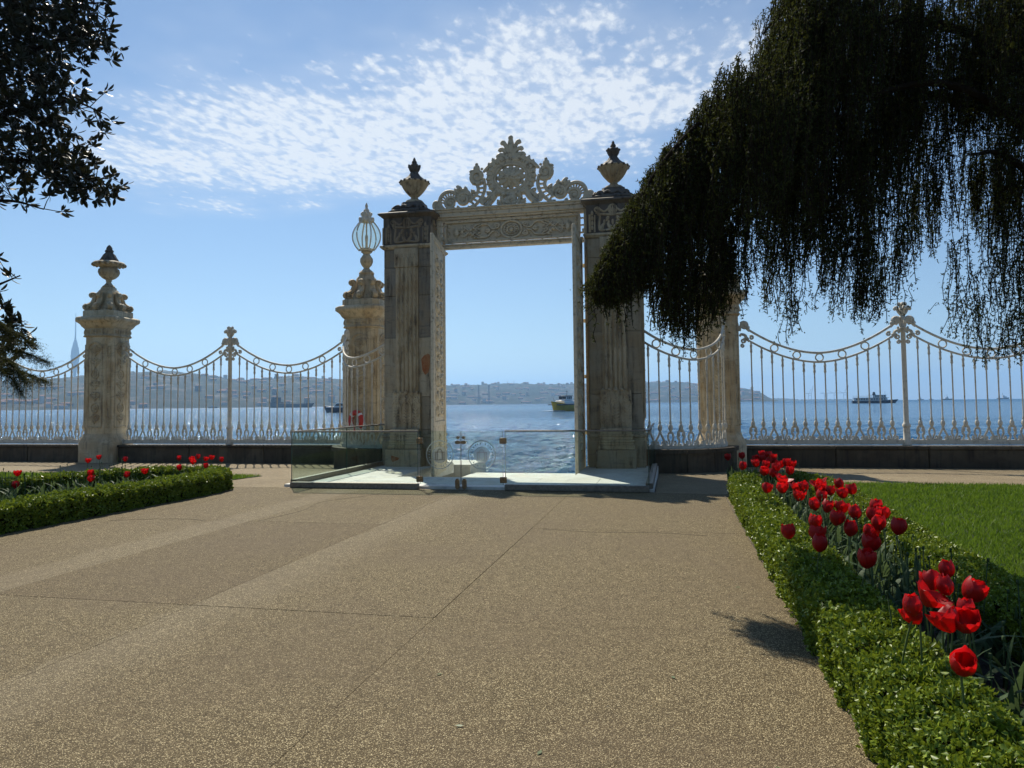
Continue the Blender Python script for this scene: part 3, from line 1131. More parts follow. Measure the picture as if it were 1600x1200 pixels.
    for k in range(8):
        a = 2 * PI * k / 8
        lid.ball((0.15 * math.cos(a), 0.15 * math.sin(a), 7.90), 0.036, 6)
    lid.lathe([(0.05, 7.955), (0.075, 8.0), (0.06, 8.04), (0.035, 8.07), (0.04, 8.09), (0.012, 8.14)], 10)
    lid.build('lid', M_DARKSTONE, un)
    return t


make_pier('gate_pier', 'dark weathered marble gate pier with rust stain, urn on top, left of the gateway', -2.64, -1)
make_pier('gate_pier', 'marble gate pier with urn on top, right of the gateway, half behind the hanging cedar', 2.64, 1)

# ------------------------------------------------------------------ the iron gate between the piers
gate = thing('iron_gate', 'tall cream cast iron gateway with scrolled crest and two leaves standing open', 'gate', (0, 0, 0.05))
for sx in (-1, 1):
    j = MB().box((sx * 1.955, 0, 3.18), (0.15, 0.22, 6.36), 0.008)
    j.box((sx * 1.955, -0.13, 3.2), (0.06, 0.05, 6.2), 0.008)
    for z in (0.8, 2.2, 3.6, 5.0, 5.9):
        j.box((sx * 1.86, 0, z), (0.06, 0.10, 0.09), 0.006)
    for z in np.arange(0.4, 6.2, 0.22):
        j.ball((sx * 1.995, -0.115, z), 0.028, 6, (1, 0.6, 1.3))
    j.build('jamb', M_GATE, gate)
b = MB()
for (hw, z0, z1, dp) in ((2.02, 6.365, 6.42, 0.26), (2.03, 6.421, 6.54, 0.34), (2.06, 6.541, 6.60, 0.40), (2.08, 6.601, 6.645, 0.46)):
    b.box((0, 0, (z0 + z1) / 2), (hw * 2, dp, z1 - z0), 0.012)
b.build('beam', M_GATE, gate)
b = MB().box((0, 0, 5.645), (3.72, 0.16, 0.085), 0.012).box((0, 0, 5.705), (3.72, 0.22, 0.03), 0.008)
for k in range(70):
    b.ball((-1.8 + 3.6 * k / 69, -0.085, 5.645), 0.022, 6, (1, 0.6, 1))
b.build('lower_beam', M_GATE, gate)
pn = MB().box((0, 0.01, 6.04), (3.56, 0.03, 0.56), 0.01)
for (w, z0) in ((3.56, 5.775), (3.56, 6.305)):
    pn.box((0, -0.03, z0), (w, 0.09, 0.05), 0.006)
for x in (-1.765, 1.765):
    pn.box((x, -0.03, 6.04), (0.05, 0.09, 0.479), 0.006)
for k in range(9):
    x = -1.6 + 0.4 * k
    pn.box((x, 0, 6.342), (0.045, 0.05, 0.05))
    pn.box((x, 0, 5.742), (0.045, 0.05, 0.05))
for sx in (-1, 1):
    for z in (5.85, 6.04, 6.22):
        pn.box((sx * 1.83, 0, z), (0.11, 0.05, 0.035))
pn.build('frieze_panel', M_GATE, gate)
FRF = 1.7
fr = MB()
R2 = Relief(fr, (0, -0.03, 6.04), (1, 0, 0), (0, 0, 1), (0, -1, 0))
R2.ring((0, 0), 0.27, 0.22, 0.032, 1.5).ring((0, 0), 0.19, 0.15, 0.016, 1.5)
for k in range(14):
    a = 2 * PI * k / 14
    R2.leaf((0.08 * math.cos(a), 0.06 * math.sin(a)), (0.185 * math.cos(a), 0.15 * math.sin(a)), 0.026, 1.6)
R2.dot((0, 0), 0.06, 0.7)
R = Relief(fr, (0, -0.03, 6.04), (1, 0, 0), (0, 0, 1), (0, -1, 0), True)
for s in (-1, 1):
    R.spiral(0.37, s * 0.10, 0.075, 0.015, PI if s > 0 else PI, -1.6 * s, 0.024, FRF)
    R.curve([(0.40, s * 0.02), (0.52, s * 0.05), (0.62, s * 0.15), (0.76, s * 0.17), (0.88, s * 0.10)], 0.026, FRF)
    R.spiral(0.88, s * 0.02, 0.085, 0.015, PI / 2 * s, -1.5 * s, 0.023, FRF)
    R.curve([(0.70, -s * 0.16), (0.86, -s * 0.18), (1.02, -s * 0.10), (1.14, s * 0.02), (1.26, s * 0.14)], 0.024, FRF)
    R.spiral(1.28, s * 0.08, 0.065, 0.012, PI / 2 * s, -1.5 * s, 0.022, FRF)
    for (a, c) in (((0.56, 0.0), (0.66, 0.08)), ((0.60, 0.02), (0.72, 0.03)), ((0.98, 0.05), (1.08, 0.15)), ((1.05, -0.02), (1.16, -0.09)), ((0.92, 0.15), (1.02, 0.19)), ((1.30, 0.0), (1.42, 0.06))):
        R.leaf((a[0], s * a[1]), (c[0], s * c[1]), 0.030, FRF)
for k in range(7):
    a = -1.2 + 2.4 * k / 6
    R.leaf((1.42, 0), (1.42 + 0.17 * math.cos(a), 0.17 * math.sin(a)), 0.026, FRF)
for z in (-0.18, -0.06, 0.06, 0.18):
    R.leaf((1.66, z - 0.05), (1.70, z + 0.05), 0.03)
fr.build('frieze_ornament', M_GATE, gate)

# crest: openwork of scrolls round an oval rosette, palmette on top
Z0 = 6.645
cr = MB()
FD = 1.0
Rm = Relief(cr, (0, 0, Z0), (1, 0, 0), (0, 0, 1), (0, -1, 0), True)
R1 = Relief(cr, (0, 0, Z0), (1, 0, 0), (0, 0, 1), (0, -1, 0))
Rm.k = R1.k = 1.36
R1.ring((0, 0.76), 0.425, 0.345, 0.035, 1.5, 0, 44).ring((0, 0.76), 0.50, 0.415, 0.05, 1.0, 0, 44)
R1.ring((0, 0.76), 0.63, 0.515, 0.022, 1.4, 0, 44)
for k in range(26):
    a = 2 * PI * k / 26
    ca, sa = math.cos(a), math.sin(a)
    R1.leaf((0.50 * ca, 0.76 + 0.42 * sa), (0.68 * ca, 0.76 + 0.58 * sa), 0.064, 1.0)
ros = MB()
Rr = Relief(ros, (0, 0, Z0), (1, 0, 0), (0, 0, 1), (0, -1, 0))
for ring_, (rx, w, n, d) in enumerate(((0.43, 0.098, 12, 0.0), (0.29, 0.07, 9, 0.06), (0.15, 0.042, 7, 0.11))):
    for k in range(n):
        a = 2 * PI * (k + 0.5 * ring_) / n
        Rr.leaf((0.22 * rx * math.cos(a), 0.76 + 0.18 * rx * math.sin(a)), (rx * math.cos(a), 0.76 + 0.81 * rx * math.sin(a)), w, 0.6, d)
Rr.dot((0, 0.76), 0.06, 0.8, 0.1)
# palmette
R1.leaf((0, 1.20), (0, 1.86), 0.055, 0.9).dot((0, 1.80), 0.07, 0.8)
R1.curve([(-0.035, 1.25), (-0.05, 1.6), (0, 1.78), (0.05, 1.6), (0.035, 1.25)], 0.03, 1.0)
for (tx, tz, w) in ((0.21, 1.68, 0.042), (0.27, 1.50, 0.042), (0.33, 1.34, 0.045)):
    Rm.curve([(0.03, 1.18), (tx * 0.45, (1.18 + tz) / 2 + 0.08), (tx * 0.95, tz + 0.02), (tx + 0.04, tz - 0.04)], [0.04, w, w, 0.035], 0.9)
    Rm.dot((tx + 0.01, tz - 0.01), 0.055, 0.8)
R1.ring((0, 1.24), 0.09, 0.075, 0.035, 1.0, 0, 20)
Rm.curve([(0.08, 1.20), (0.24, 1.26), (0.40, 1.20), (0.56, 1.10), (0.70, 0.98)], [0.06, 0.07, 0.055, 0.05, 0.04], 1.0)
Rm.leaf((0.26, 1.20), (0.34, 1.33), 0.05).leaf((0.42, 1.16), (0.50, 1.31), 0.05).leaf((0.55, 1.08), (0.60, 1.20), 0.045)
for q in ((0.66, 1.04), (0.72, 0.97), (0.78, 1.04), (0.62, 0.95)):
    Rm.dot(q, 0.04, 0.8)
# shoulder volutes with a flame of leaves
Rm.spiral(0.90, 0.84, 0.19, 0.03, -2.3, 1.75, [0.05, 0.05, 0.04, 0.03], 1.0, 0, 30)
Rm.dot((0.90, 0.84), 0.085, 0.8)
for (tx, tz, w) in ((0.86, 1.13, 0.05), (0.92, 1.20, 0.055), (0.99, 1.13, 0.05), (1.10, 1.02, 0.04), (1.13, 0.92, 0.035)):
    Rm.leaf((0.92, 0.98), (tx, tz), w)
Rm.dot((0.92, 1.17), 0.045).dot((1.09, 0.99), 0.035).dot((1.01, 0.66), 0.04)
# pierced S-band from the shoulder to the foot
Rm.curve([(0.74, 0.78), (0.70, 0.58), (0.74, 0.38), (0.86, 0.20), (1.00, 0.08), (1.16, 0.05)], 0.035, 1.0)
Rm.curve([(0.92, 0.66), (0.88, 0.52), (0.92, 0.40), (1.02, 0.30), (1.12, 0.24)], 0.035, 1.0)
for q in ((0.73, 0.66, 0.90, 0.63), (0.71, 0.54, 0.89, 0.53), (0.74, 0.42, 0.91, 0.43), (0.80, 0.30, 0.97, 0.35), (0.89, 0.19, 1.05, 0.28), (0.99, 0.10, 1.12, 0.24)):
    Rm.stroke([(q[0], q[1]), (q[2], q[3])], 0.024, 1.0)
Rm.leaf((0.98, 0.40), (1.08, 0.52), 0.045).leaf((1.04, 0.34), (1.14, 0.44), 0.04)
# middle scroll with leaf crest
Rm.spiral(1.27, 0.27, 0.20, 0.03, -2.6, -1.9, [0.042, 0.042, 0.036, 0.028], 1.0, 0, 32)
Rm.dot((1.27, 0.27), 0.06)
Rm.curve([(1.08, 0.30), (1.16, 0.46), (1.30, 0.52), (1.44, 0.44)], 0.035, 1.0)
Rm.leaf((1.22, 0.48), (1.24, 0.62), 0.045).leaf((1.36, 0.48), (1.44, 0.66), 0.055).leaf((1.40, 0.44), (1.54, 0.58), 0.045).dot((1.45, 0.62), 0.04)
for k in range(7):
    a = 0.3 + k * 0.75
    Rm.leaf((1.27 + 0.07 * math.cos(a), 0.27 + 0.07 * math.sin(a)), (1.27 + 0.17 * math.cos(a), 0.27 + 0.17 * math.sin(a)), 0.035)
# outer arch scroll, pierced, with curl inside
Rm.spiral(1.68, 0.24, 0.27, 0.25, 2.75, -0.62, [0.04, 0.042, 0.04], 1.0, 0, 18)
Rm.spiral(1.64, 0.19, 0.17, 0.03, 2.9, -1.8, [0.04, 0.034, 0.026], 1.0, 0, 28)
for k in range(8):
    a = 2.5 - k * 0.36
    Rm.stroke([(1.66 + 0.15 * math.cos(a), 0.21 + 0.15 * math.sin(a)), (1.68 + 0.25 * math.cos(a), 0.24 + 0.25 * math.sin(a))], 0.019, 1.0)
Rm.dot((1.64, 0.17), 0.065)
Rm.curve([(1.42, 0.10), (1.47, 0.03), (1.60, 0.04), (1.75, 0.03)], 0.035, 1.0)
Rm.curve([(1.93, 0.22), (1.92, 0.08), (1.99, 0.03), (2.06, 0.05)], 0.04, 1.0)
Rm.ring((2.035, 0.16), 0.055, 0.075, 0.045, 1.0, 0, 16).dot((2.035, 0.16), 0.07)
# foot of the cartouche: shell, legs and small curls
R1.dot((0, 0.20), 0.17, 0.6)
for k in range(7):
    a = -1.2 + 2.4 * k / 6
    R1.leaf((0, 0.05), (0.24 * math.sin(a), 0.05 + 0.30 * math.cos(a)), 0.04, 0.9, 0.03)
Rm.spiral(0.13, 0.34, 0.10, 0.02, -1.0, 1.5, 0.03, 1.0)
Rm.curve([(0.16, 0.06), (0.24, 0.2), (0.22, 0.36), (0.34, 0.44), (0.5, 0.36), (0.66, 0.22)], 0.048, 1.0)
Rm.curve([(0.40, 0.40), (0.50, 0.22), (0.62, 0.08), (0.72, 0.05)], [0.07, 0.065, 0.05, 0.04], 1.0)
Rm.spiral(0.73, 0.20, 0.09, 0.02, -1.6, 1.5, 0.034, 1.0)
Rm.leaf((0.26, 0.06), (0.38, 0.20), 0.05).leaf((0.36, 0.06), (0.30, 0.18), 0.04).leaf((0.55, 0.34), (0.66, 0.44), 0.05)
Rm.stroke([(0.0, 0.02), (1.1, 0.02), (2.05, 0.02)], 0.028, 1.0)
crest = cr.build('crest', M_GATE, gate)
ros.build('rosette', M_GATE, crest)

# the two leaves, swung inwards to the garden
for (sx, ang, lab) in ((-1, -PI / 2 + 0.155, 'left leaf, its carved face turned to the opening'), (1, -PI / 2 + 0.03, 'right leaf, seen almost edge on')):
    lf = MB()
    w = 1.92
    # built along +x from the hinge, then turned
    for (x0, x1) in ((0.0, 0.16), (w - 0.16, w)):
        lf.box(((x0 + x1) / 2, 0, 2.72), (x1 - x0, 0.075, 5.74), 0.008)
    for (z0, z1) in ((-0.15, 0.20), (1.02, 1.14), (5.44, 5.59)):
        lf.box((w / 2, 0, (z0 + z1) / 2), (w - 0.32, 0.066, z1 - z0), 0.008)
    leaf = lf.build('gate_leaf', M_GATE, gate, (sx * 1.80, -0.10, 0), 40)
    leaf.rotation_euler = (0, 0, ang)
    leaf['label'] = lab
    cv = MB().box((w / 2, 0, 3.29), (w - 0.33, 0.03, 4.29)).box((w / 2, 0, 0.60), (w - 0.33, 0.03, 0.86))
    for fs in (-1, 1):
        Rl = Relief(cv, (w / 2, fs * 0.018, 0), (1, 0, 0), (0, 0, 1), (0, fs, 0), True)
        for off in (0.04, 0.10):
            Rl.stroke([(w / 2 - 0.16 - off, 1.16), (w / 2 - 0.16 - off, 5.42)], 0.014)
            Rl.stroke([(w / 2 - 0.16 - off, 0.22), (w / 2 - 0.16 - off, 1.0)], 0.014)
        z = 1.3
        k = 0
        while z < 5.2:
            Rl.spiral(0.28, z + 0.1, 0.13, 0.02, -1.5, 1.7 * (1 if k % 2 else -1), 0.032, 1.4)
            Rl.leaf((0.06, z), (0.40, z + 0.16), 0.05, 1.1)
            Rl.leaf((0.12, z + 0.16), (0.50, z + 0.30), 0.045)
            Rl.leaf((0.46, z - 0.02), (0.56, z + 0.18), 0.035)
            z += 0.36
            k += 1
        Rs = Relief(cv, (w / 2, fs * 0.018, 0), (1, 0, 0), (0, 0, 1), (0, fs, 0))
        for zz in (1.5, 2.6, 3.7, 4.8):
            Rs.rosette((0, zz), 0.17, 8, 0.045)
        Rs.rosette((0, 0.62), 0.22, 10, 0.05)
    cv.build('carved_panel', M_GATE, leaf)

# ------------------------------------------------------------------ fence pillars


def make_pillar(label, x, y, lamp):
    t = thing('fence_pillar', label, 'pillar', (x, y, 0.34))
    z0 = -0.34
    MB().sqstack([(0.66, -0.60), (0.66, 0.12), (0.64, 0.15), (0.62, 0.20), (0.60, 0.26), (0.56, 0.32), (0.545, 0.40)], cham=0.30).build('base', M_STONE, t)
    MB().sqstack([(0.53, 0.402), (0.53, 3.60)], cham=0.32).build('shaft', M_STONE, t)
    pn = MB()
    for (o_, ux, nn) in (((0, -0.532, 0), (1, 0, 0), (0, -1, 0)), ((0.532, 0, 0), (0, 1, 0), (1, 0, 0)), ((-0.532, 0, 0), (0, -1, 0), (-1, 0, 0))):
        R = Relief(pn, o_, ux, (0, 0, 1), nn)
        for sx in (-1, 1):
            R.stroke([(sx * 0.26, 0.62), (sx * 0.26, 3.2)], 0.028, 0.7)
        R.curve([(-0.26, 3.2), (-0.2, 3.33), (0, 3.42), (0.2, 3.33), (0.26, 3.2)], 0.028)
        R.stroke([(-0.26, 0.62), (0.26, 0.62)], 0.028)
        z = 0.72
        k = 0
        while z < 2.95:
            if k % 3 == 1:
                R.ring((0, z + 0.16), 0.13, 0.15, 0.024).rosette((0, z + 0.16), 0.10, 7, 0.03)
            else:
                R.acanthus(0, z, z + 0.34, 0.36, 3, 0.028)
                for m in (-1, 1):
                    R.spiral(m * 0.13, z + 0.22, 0.07, 0.015, 0, 1.5 * m, 0.02)
            z += 0.37
            k += 1
        R.rosette((0, 3.22), 0.12, 7, 0.035)
    for ax, ay in ((1, -1), (-1, -1), (1, 1), (-1, 1)):
        q = 0.447
        nn = np.array([ax, ay, 0]) / math.sqrt(2)
        ux = np.array([-ay, ax, 0]) / math.sqrt(2)
        R = Relief(pn, (ax * q, ay * q, 0), ux, (0, 0, 1), nn)
        for s in (-0.07, 0.07):
            R.stroke([(s, 0.60), (s, 3.35)], 0.022)
        for zz in (0.7, 1.85, 3.0):
            R.acanthus(0, zz, zz + 0.3, 0.14, 3, 0.024)
            R.spiral(0, zz - 0.06, 0.05, 0.01, 0, 1.5, 0.018)
    pn.build('carved_panels', M_STONE, t)
    fz = MB().sqstack([(0.56, 3.602), (0.59, 3.63), (0.57, 3.66), (0.555, 3.68), (0.555, 3.88), (0.575, 3.90), (0.60, 3.93)], cham=0.28)
    for (o_, ux, nn) in (((0, -0.557, 0), (1, 0, 0), (0, -1, 0)), ((0.557, 0, 0), (0, 1, 0), (1, 0, 0)), ((-0.557, 0, 0), (0, 1, 0), (-1, 0, 0))):
        R = Relief(fz, o_, ux, (0, 0, 1), nn)
        for k in range(8):
            xx = -0.385 + 0.11 * k
            if k % 2:
                R.rosette((xx, 3.78), 0.055, 6, 0.018)
            else:
                R.leaf((xx, 3.70), (xx, 3.87), 0.035)
                R.spiral(xx + 0.03, 3.82, 0.03, 0.01, 0, 1.2, 0.012)
    fz.build('frieze', M_STONE, t)
    MB().sqstack([(0.60, 3.932), (0.63, 3.97), (0.66, 4.03), (0.71, 4.08), (0.765, 4.12), (0.775, 4.14), (0.775, 4.22), (0.75, 4.25), (0.66, 4.28)], cham=0.26).build('cornice', M_STONE, t)
    MB().sqstack([(0.60, 4.282), (0.60, 4.46), (0.585, 4.48)], cham=0.26).build('blocking_course', M_STONE, t)
    # pedestal of volutes
    pd = MB().sqstack([(0.40, 4.482), (0.40, 4.55), (0.33, 4.66), (0.28, 4.85), (0.25, 5.06), (0.27, 5.12), (0.25, 5.18), (0.20, 5.24), (0.19, 5.30)], cham=0.3)
    top = 5.30
    for k in range(8):
        a = k * PI / 4 + PI / 4 * 0
        d = np.array([math.cos(a), math.sin(a), 0])
        q = np.array([-d[1], d[0], 0])
        s = 1.22 if k % 2 == 0 else 1.42
        R = Relief(pd, (0, 0, 0), d * s, (0, 0, 1), q)
        R.curve([(0.28, 5.02), (0.30, 4.86), (0.34, 4.74), (0.44, 4.66)], [0.06, 0.07, 0.075, 0.06], 1.5)
        R.spiral(0.42, 4.60, 0.10, 0.02, 1.2, -1.6, [0.045, 0.04, 0.03], 1.9)
        R.spiral(0.31, 5.02, 0.085, 0.02, -1.2, 1.6, [0.04, 0.036, 0.03], 1.9)
        R.dot((0.42, 4.60), 0.045, 2.0).dot((0.31, 5.02), 0.04, 2.0)
    pd.build('scroll_pedestal', M_STONE, t)
    if not lamp:
        u = MB().lathe([(0.19, 5.302), (0.20, 5.34), (0.15, 5.38), (0.09, 5.45), (0.075, 5.50), (0.10, 5.53), (0.08, 5.56)], 20)
        u.lathe([(0.09, 5.562), (0.20, 5.62), (0.30, 5.72), (0.34, 5.82), (0.32, 5.92), (0.25, 5.97)], 60, flute=14, famp=0.16)
        u.lathe([(0.25, 5.972), (0.29, 6.0), (0.40, 6.04), (0.48, 6.08), (0.50, 6.12), (0.46, 6.16), (0.30, 6.20)], 28)
        for k in range(20):
            a = 2 * PI * k / 20
            u.ball((0.485 * math.cos(a), 0.485 * math.sin(a), 6.07), 0.055, 6, (1, 1, 0.9))
        un = u.build('urn', M_CARVED, t, (0, 0, 0), 50)
        l = MB().lathe([(0.29, 6.202), (0.29, 6.24), (0.24, 6.32), (0.19, 6.42), (0.13, 6.48), (0.11, 6.50), (0.14, 6.53), (0.13, 6.57), (0.09, 6.61), (0.10, 6.64), (0.07, 6.70), (0.02, 6.76)], 40, flute=10, famp=0.16)
        l.build('lid', M_DARKSTONE, un)
    else:
        MB().lathe([(0.22, 5.302), (0.24, 5.34), (0.20, 5.40), (0.12, 5.46), (0.09, 5.50), (0.10, 5.53), (0.16, 5.60), (0.20, 5.70), (0.195, 5.80), (0.14, 5.88), (0.10, 5.94), (0.12, 5.97), (0.17, 6.0), (0.12, 6.04)], 28).build('baluster', M_STONE, t)
        ln = thing('tmp', '', '')
        bpy.data.objects.remove(ln)
        cg = MB()
        prof = lambda s: (0.10 + 0.34 * math.sin(PI * (0.10 + 0.82 * s)) ** 0.85, 6.05 + 0.92 * s)
        for k in range(8):
            a = 2 * PI * k / 6 + 0.2
            if k > 5:
                continue
            pts = []
            for s in np.linspace(0, 1, 14):
                r, z = prof(s)
                pts.append((r * math.cos(a), r * math.sin(a), z))
            cg.tube(pts, 0.021, 6)
            cg.ball((0.20 * math.cos(a), 0.20 * math.sin(a), 6.09), 0.04, 6)
        cg.lathe([(0.18, 6.04), (0.20, 6.08), (0.17, 6.12)], 20)
        cg.lathe([(0.024, 6.10), (0.024, 6.95)], 8)
        cg.lathe([(0.045, 6.14), (0.035, 6.34), (0.05, 6.40), (0.045, 6.52), (0.02, 6.56)], 10)
        lan = cg.build('lantern_cage', M_IRON, t)
        gl = MB().lathe([tuple(np.array(prof(s)) - (0.012, 0)) for s in np.linspace(0.0, 1, 16)], 32, cap=False)
        gl.build('glass_globe', M_LAMPGLASS, lan)
        cw = MB().lathe([(0.20, 6.96), (0.22, 7.0), (0.20, 7.06), (0.15, 7.12), (0.17, 7.16), (0.15, 7.22), (0.09, 7.30), (0.10, 7.33), (0.05, 7.38), (0.035, 7.42), (0.05, 7.46), (0.035, 7.51), (0.01, 7.57)], 32, flute=8, famp=0.14, frange=(6.97, 7.35))
        for k in range(8):
            a = 2 * PI * k / 8
            cw.ball((0.215 * math.cos(a), 0.215 * math.sin(a), 7.03), 0.05, 6, (1, 1, 1.5))
            cw.ball((0.15 * math.cos(a + 0.3), 0.15 * math.sin(a + 0.3), 7.21), 0.04, 6, (1, 1, 1.5))
        cw.build('lantern_crown', M_IRON, lan)
    return t


FV = 2.85
make_pillar('cream stone fence pillar topped by a gadrooned urn, far left along the fence', -14.55, FV, False)
make_pillar('cream stone fence pillar topped by a glass globe lantern, next to the left gate pier', -5.24, FV, True)
make_pillar('cream stone fence pillar behind the hanging cedar branches, right of the gate', 5.24, FV, True)

# ------------------------------------------------------------------ low walls under the fence and round plinths


def wall_run(u0, u1, label):
    t = thing('fence_wall', label, 'wall', ((u0 + u1) / 2, FV, -0.25))
    n = max(2, int(round((u1 - u0) / 2.3)))
    xs = np.linspace(u0, u1, n + 1) - (u0 + u1) / 2
    for i in range(n):
        w = xs[i + 1] - xs[i] - 0.012
        x = (xs[i] + xs[i + 1]) / 2
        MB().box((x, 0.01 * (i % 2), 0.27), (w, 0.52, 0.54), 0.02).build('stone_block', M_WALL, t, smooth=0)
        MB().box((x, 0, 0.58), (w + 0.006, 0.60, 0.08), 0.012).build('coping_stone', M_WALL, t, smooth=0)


wall_run(-13.88, -5.92, 'dark stone wall under the fence, between the urn pillar and the lantern pillar')
wall_run(-24.0, -15.22, 'dark stone wall under the fence at the far left edge')
wall_run(5.92, 24.0, 'long dark stone wall under the fence behind the right lawn')


def arc(side, a0, a1, n, r=1.62):
    """plan of the convex quarter-circle wing between gate pier and pillar"""
    cx, cy = 3.72, 1.72
    A = np.linspace(a0, a1, n)
    return np.stack([side * (cx + r * np.sin(A)), cy - r * np.cos(A)], 1)


A0, A1 = -0.52, 1.55
for side, lab in ((-1, 'curved dark stone plinth beside the left gate pier'), (1, 'curved dark stone plinth beside the right gate pier, behind the tulips')):
    t = thing('curved_plinth', lab, 'plinth', (side * 4.3, 0.9, -0.16))
    segs = 5
    ed = np.linspace(A0, A1, segs + 1)
    for i in range(segs):
        for (nm, r0, r1, z0, z1) in (('stone_block', 1.30, 1.86, -0.10, 0.50), ('coping_stone', 1.25, 1.92, 0.502, 0.60)):
            k = 6
            po = arc(side, ed[i] + 0.004, ed[i + 1] - 0.004, k, r1) - (side * 4.3, 0.9)
            pi_ = arc(side, ed[i] + 0.004, ed[i + 1] - 0.004, k, r0) - (side * 4.3, 0.9)
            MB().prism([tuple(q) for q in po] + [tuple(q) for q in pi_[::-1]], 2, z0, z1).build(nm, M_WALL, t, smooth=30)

# ------------------------------------------------------------------ iron fence
RAIL0, RAIL1 = 0.405, 0.53
ZTOP, ZLOW = 3.72, 2.88


def swag(t):
    """upper rail height, t in -1..1"""
    return ZLOW + (ZTOP - ZLOW) * abs(t) ** 1.85


BAR_CACHE = {}


def bar_mesh(zt):
    key = round(zt, 3)
    if key not in BAR_CACHE:
        mb = MB()
        mb.lathe([(0.014, 0.85), (0.034, 0.88), (0.055, 0.93), (0.058, 0.97), (0.045, 1.02), (0.024, 1.05), (0.034, 1.07), (0.034, 1.10), (0.020, 1.13),
                  (0.0185, 1.5), (0.0185, key - 0.32), (0.022, key - 0.31), (0.036, key - 0.28), (0.030, key - 0.24), (0.027, key - 0.16), (0.036, key - 0.12), (0.036, key - 0.10), (0.024, key - 0.07), (0.024, key)], 8)
        BAR_CACHE[key] = mb.mesh('baluster', 40)
        BAR_CACHE[key].materials.append(M_IRON)
    return BAR_CACHE[key]


def foot_mesh(kind):
    key = ('foot', kind)
    if key not in BAR_CACHE:
        mb = MB()
        R = Relief(mb, (0, 0, 0), (1, 0, 0), (0, 0, 1), (0, -1, 0), True)
        if kind == 0:        # inverted Y
            R.curve([(0.0, 0.72), (0.03, 0.66), (0.09, 0.58), (0.125, 0.51)], [0.022, 0.022, 0.024, 0.028], 1.0)
            R.spiral(0.055, 0.545, 0.035, 0.008, 1.2, -1.3, 0.014, 1.0)
        elif kind == 1:      # lyre leaning curls
            R.curve([(0.0, 0.70), (0.045, 0.68), (0.06, 0.62), (0.03, 0.57), (0.02, 0.51)], [0.018, 0.022, 0.023, 0.021, 0.022], 1.0)
            R.dot((0.055, 0.655), 0.028, 0.9)
            R.spiral(0.09, 0.545, 0.035, 0.008, -1.0, 1.3, 0.014, 1.0)
        else:                # fat double curl
            R.curve([(0.0, 0.74), (0.06, 0.70), (0.075, 0.63), (0.04, 0.58), (0.08, 0.51)], [0.022, 0.026, 0.027, 0.024, 0.024], 1.0)
            R.dot((0.05, 0.67), 0.036, 0.9)
        mb.v = [(x * 1.08, y * 0.8, 0.515 + (z - 0.51) * 1.75) for x, y, z in mb.v]
        BAR_CACHE[key] = mb.mesh('foot_scroll', 40)
        BAR_CACHE[key].materials.append(M_IRON)
    return BAR_CACHE[key]


def ring_mesh():
    if 'ring' not in BAR_CACHE:
        mb = MB()
        R = Relief(mb, (0, 0, 0), (1, 0, 0), (0, 0, 1), (0, -1, 0))
        R.ring((0, 0), 0.098, 0.098, 0.019, 1.0, 0, 22)
        BAR_CACHE['ring'] = mb.mesh('ring', 40)
        BAR_CACHE['ring'].materials.append(M_IRON)
    return BAR_CACHE['ring']


DROP = 0.25


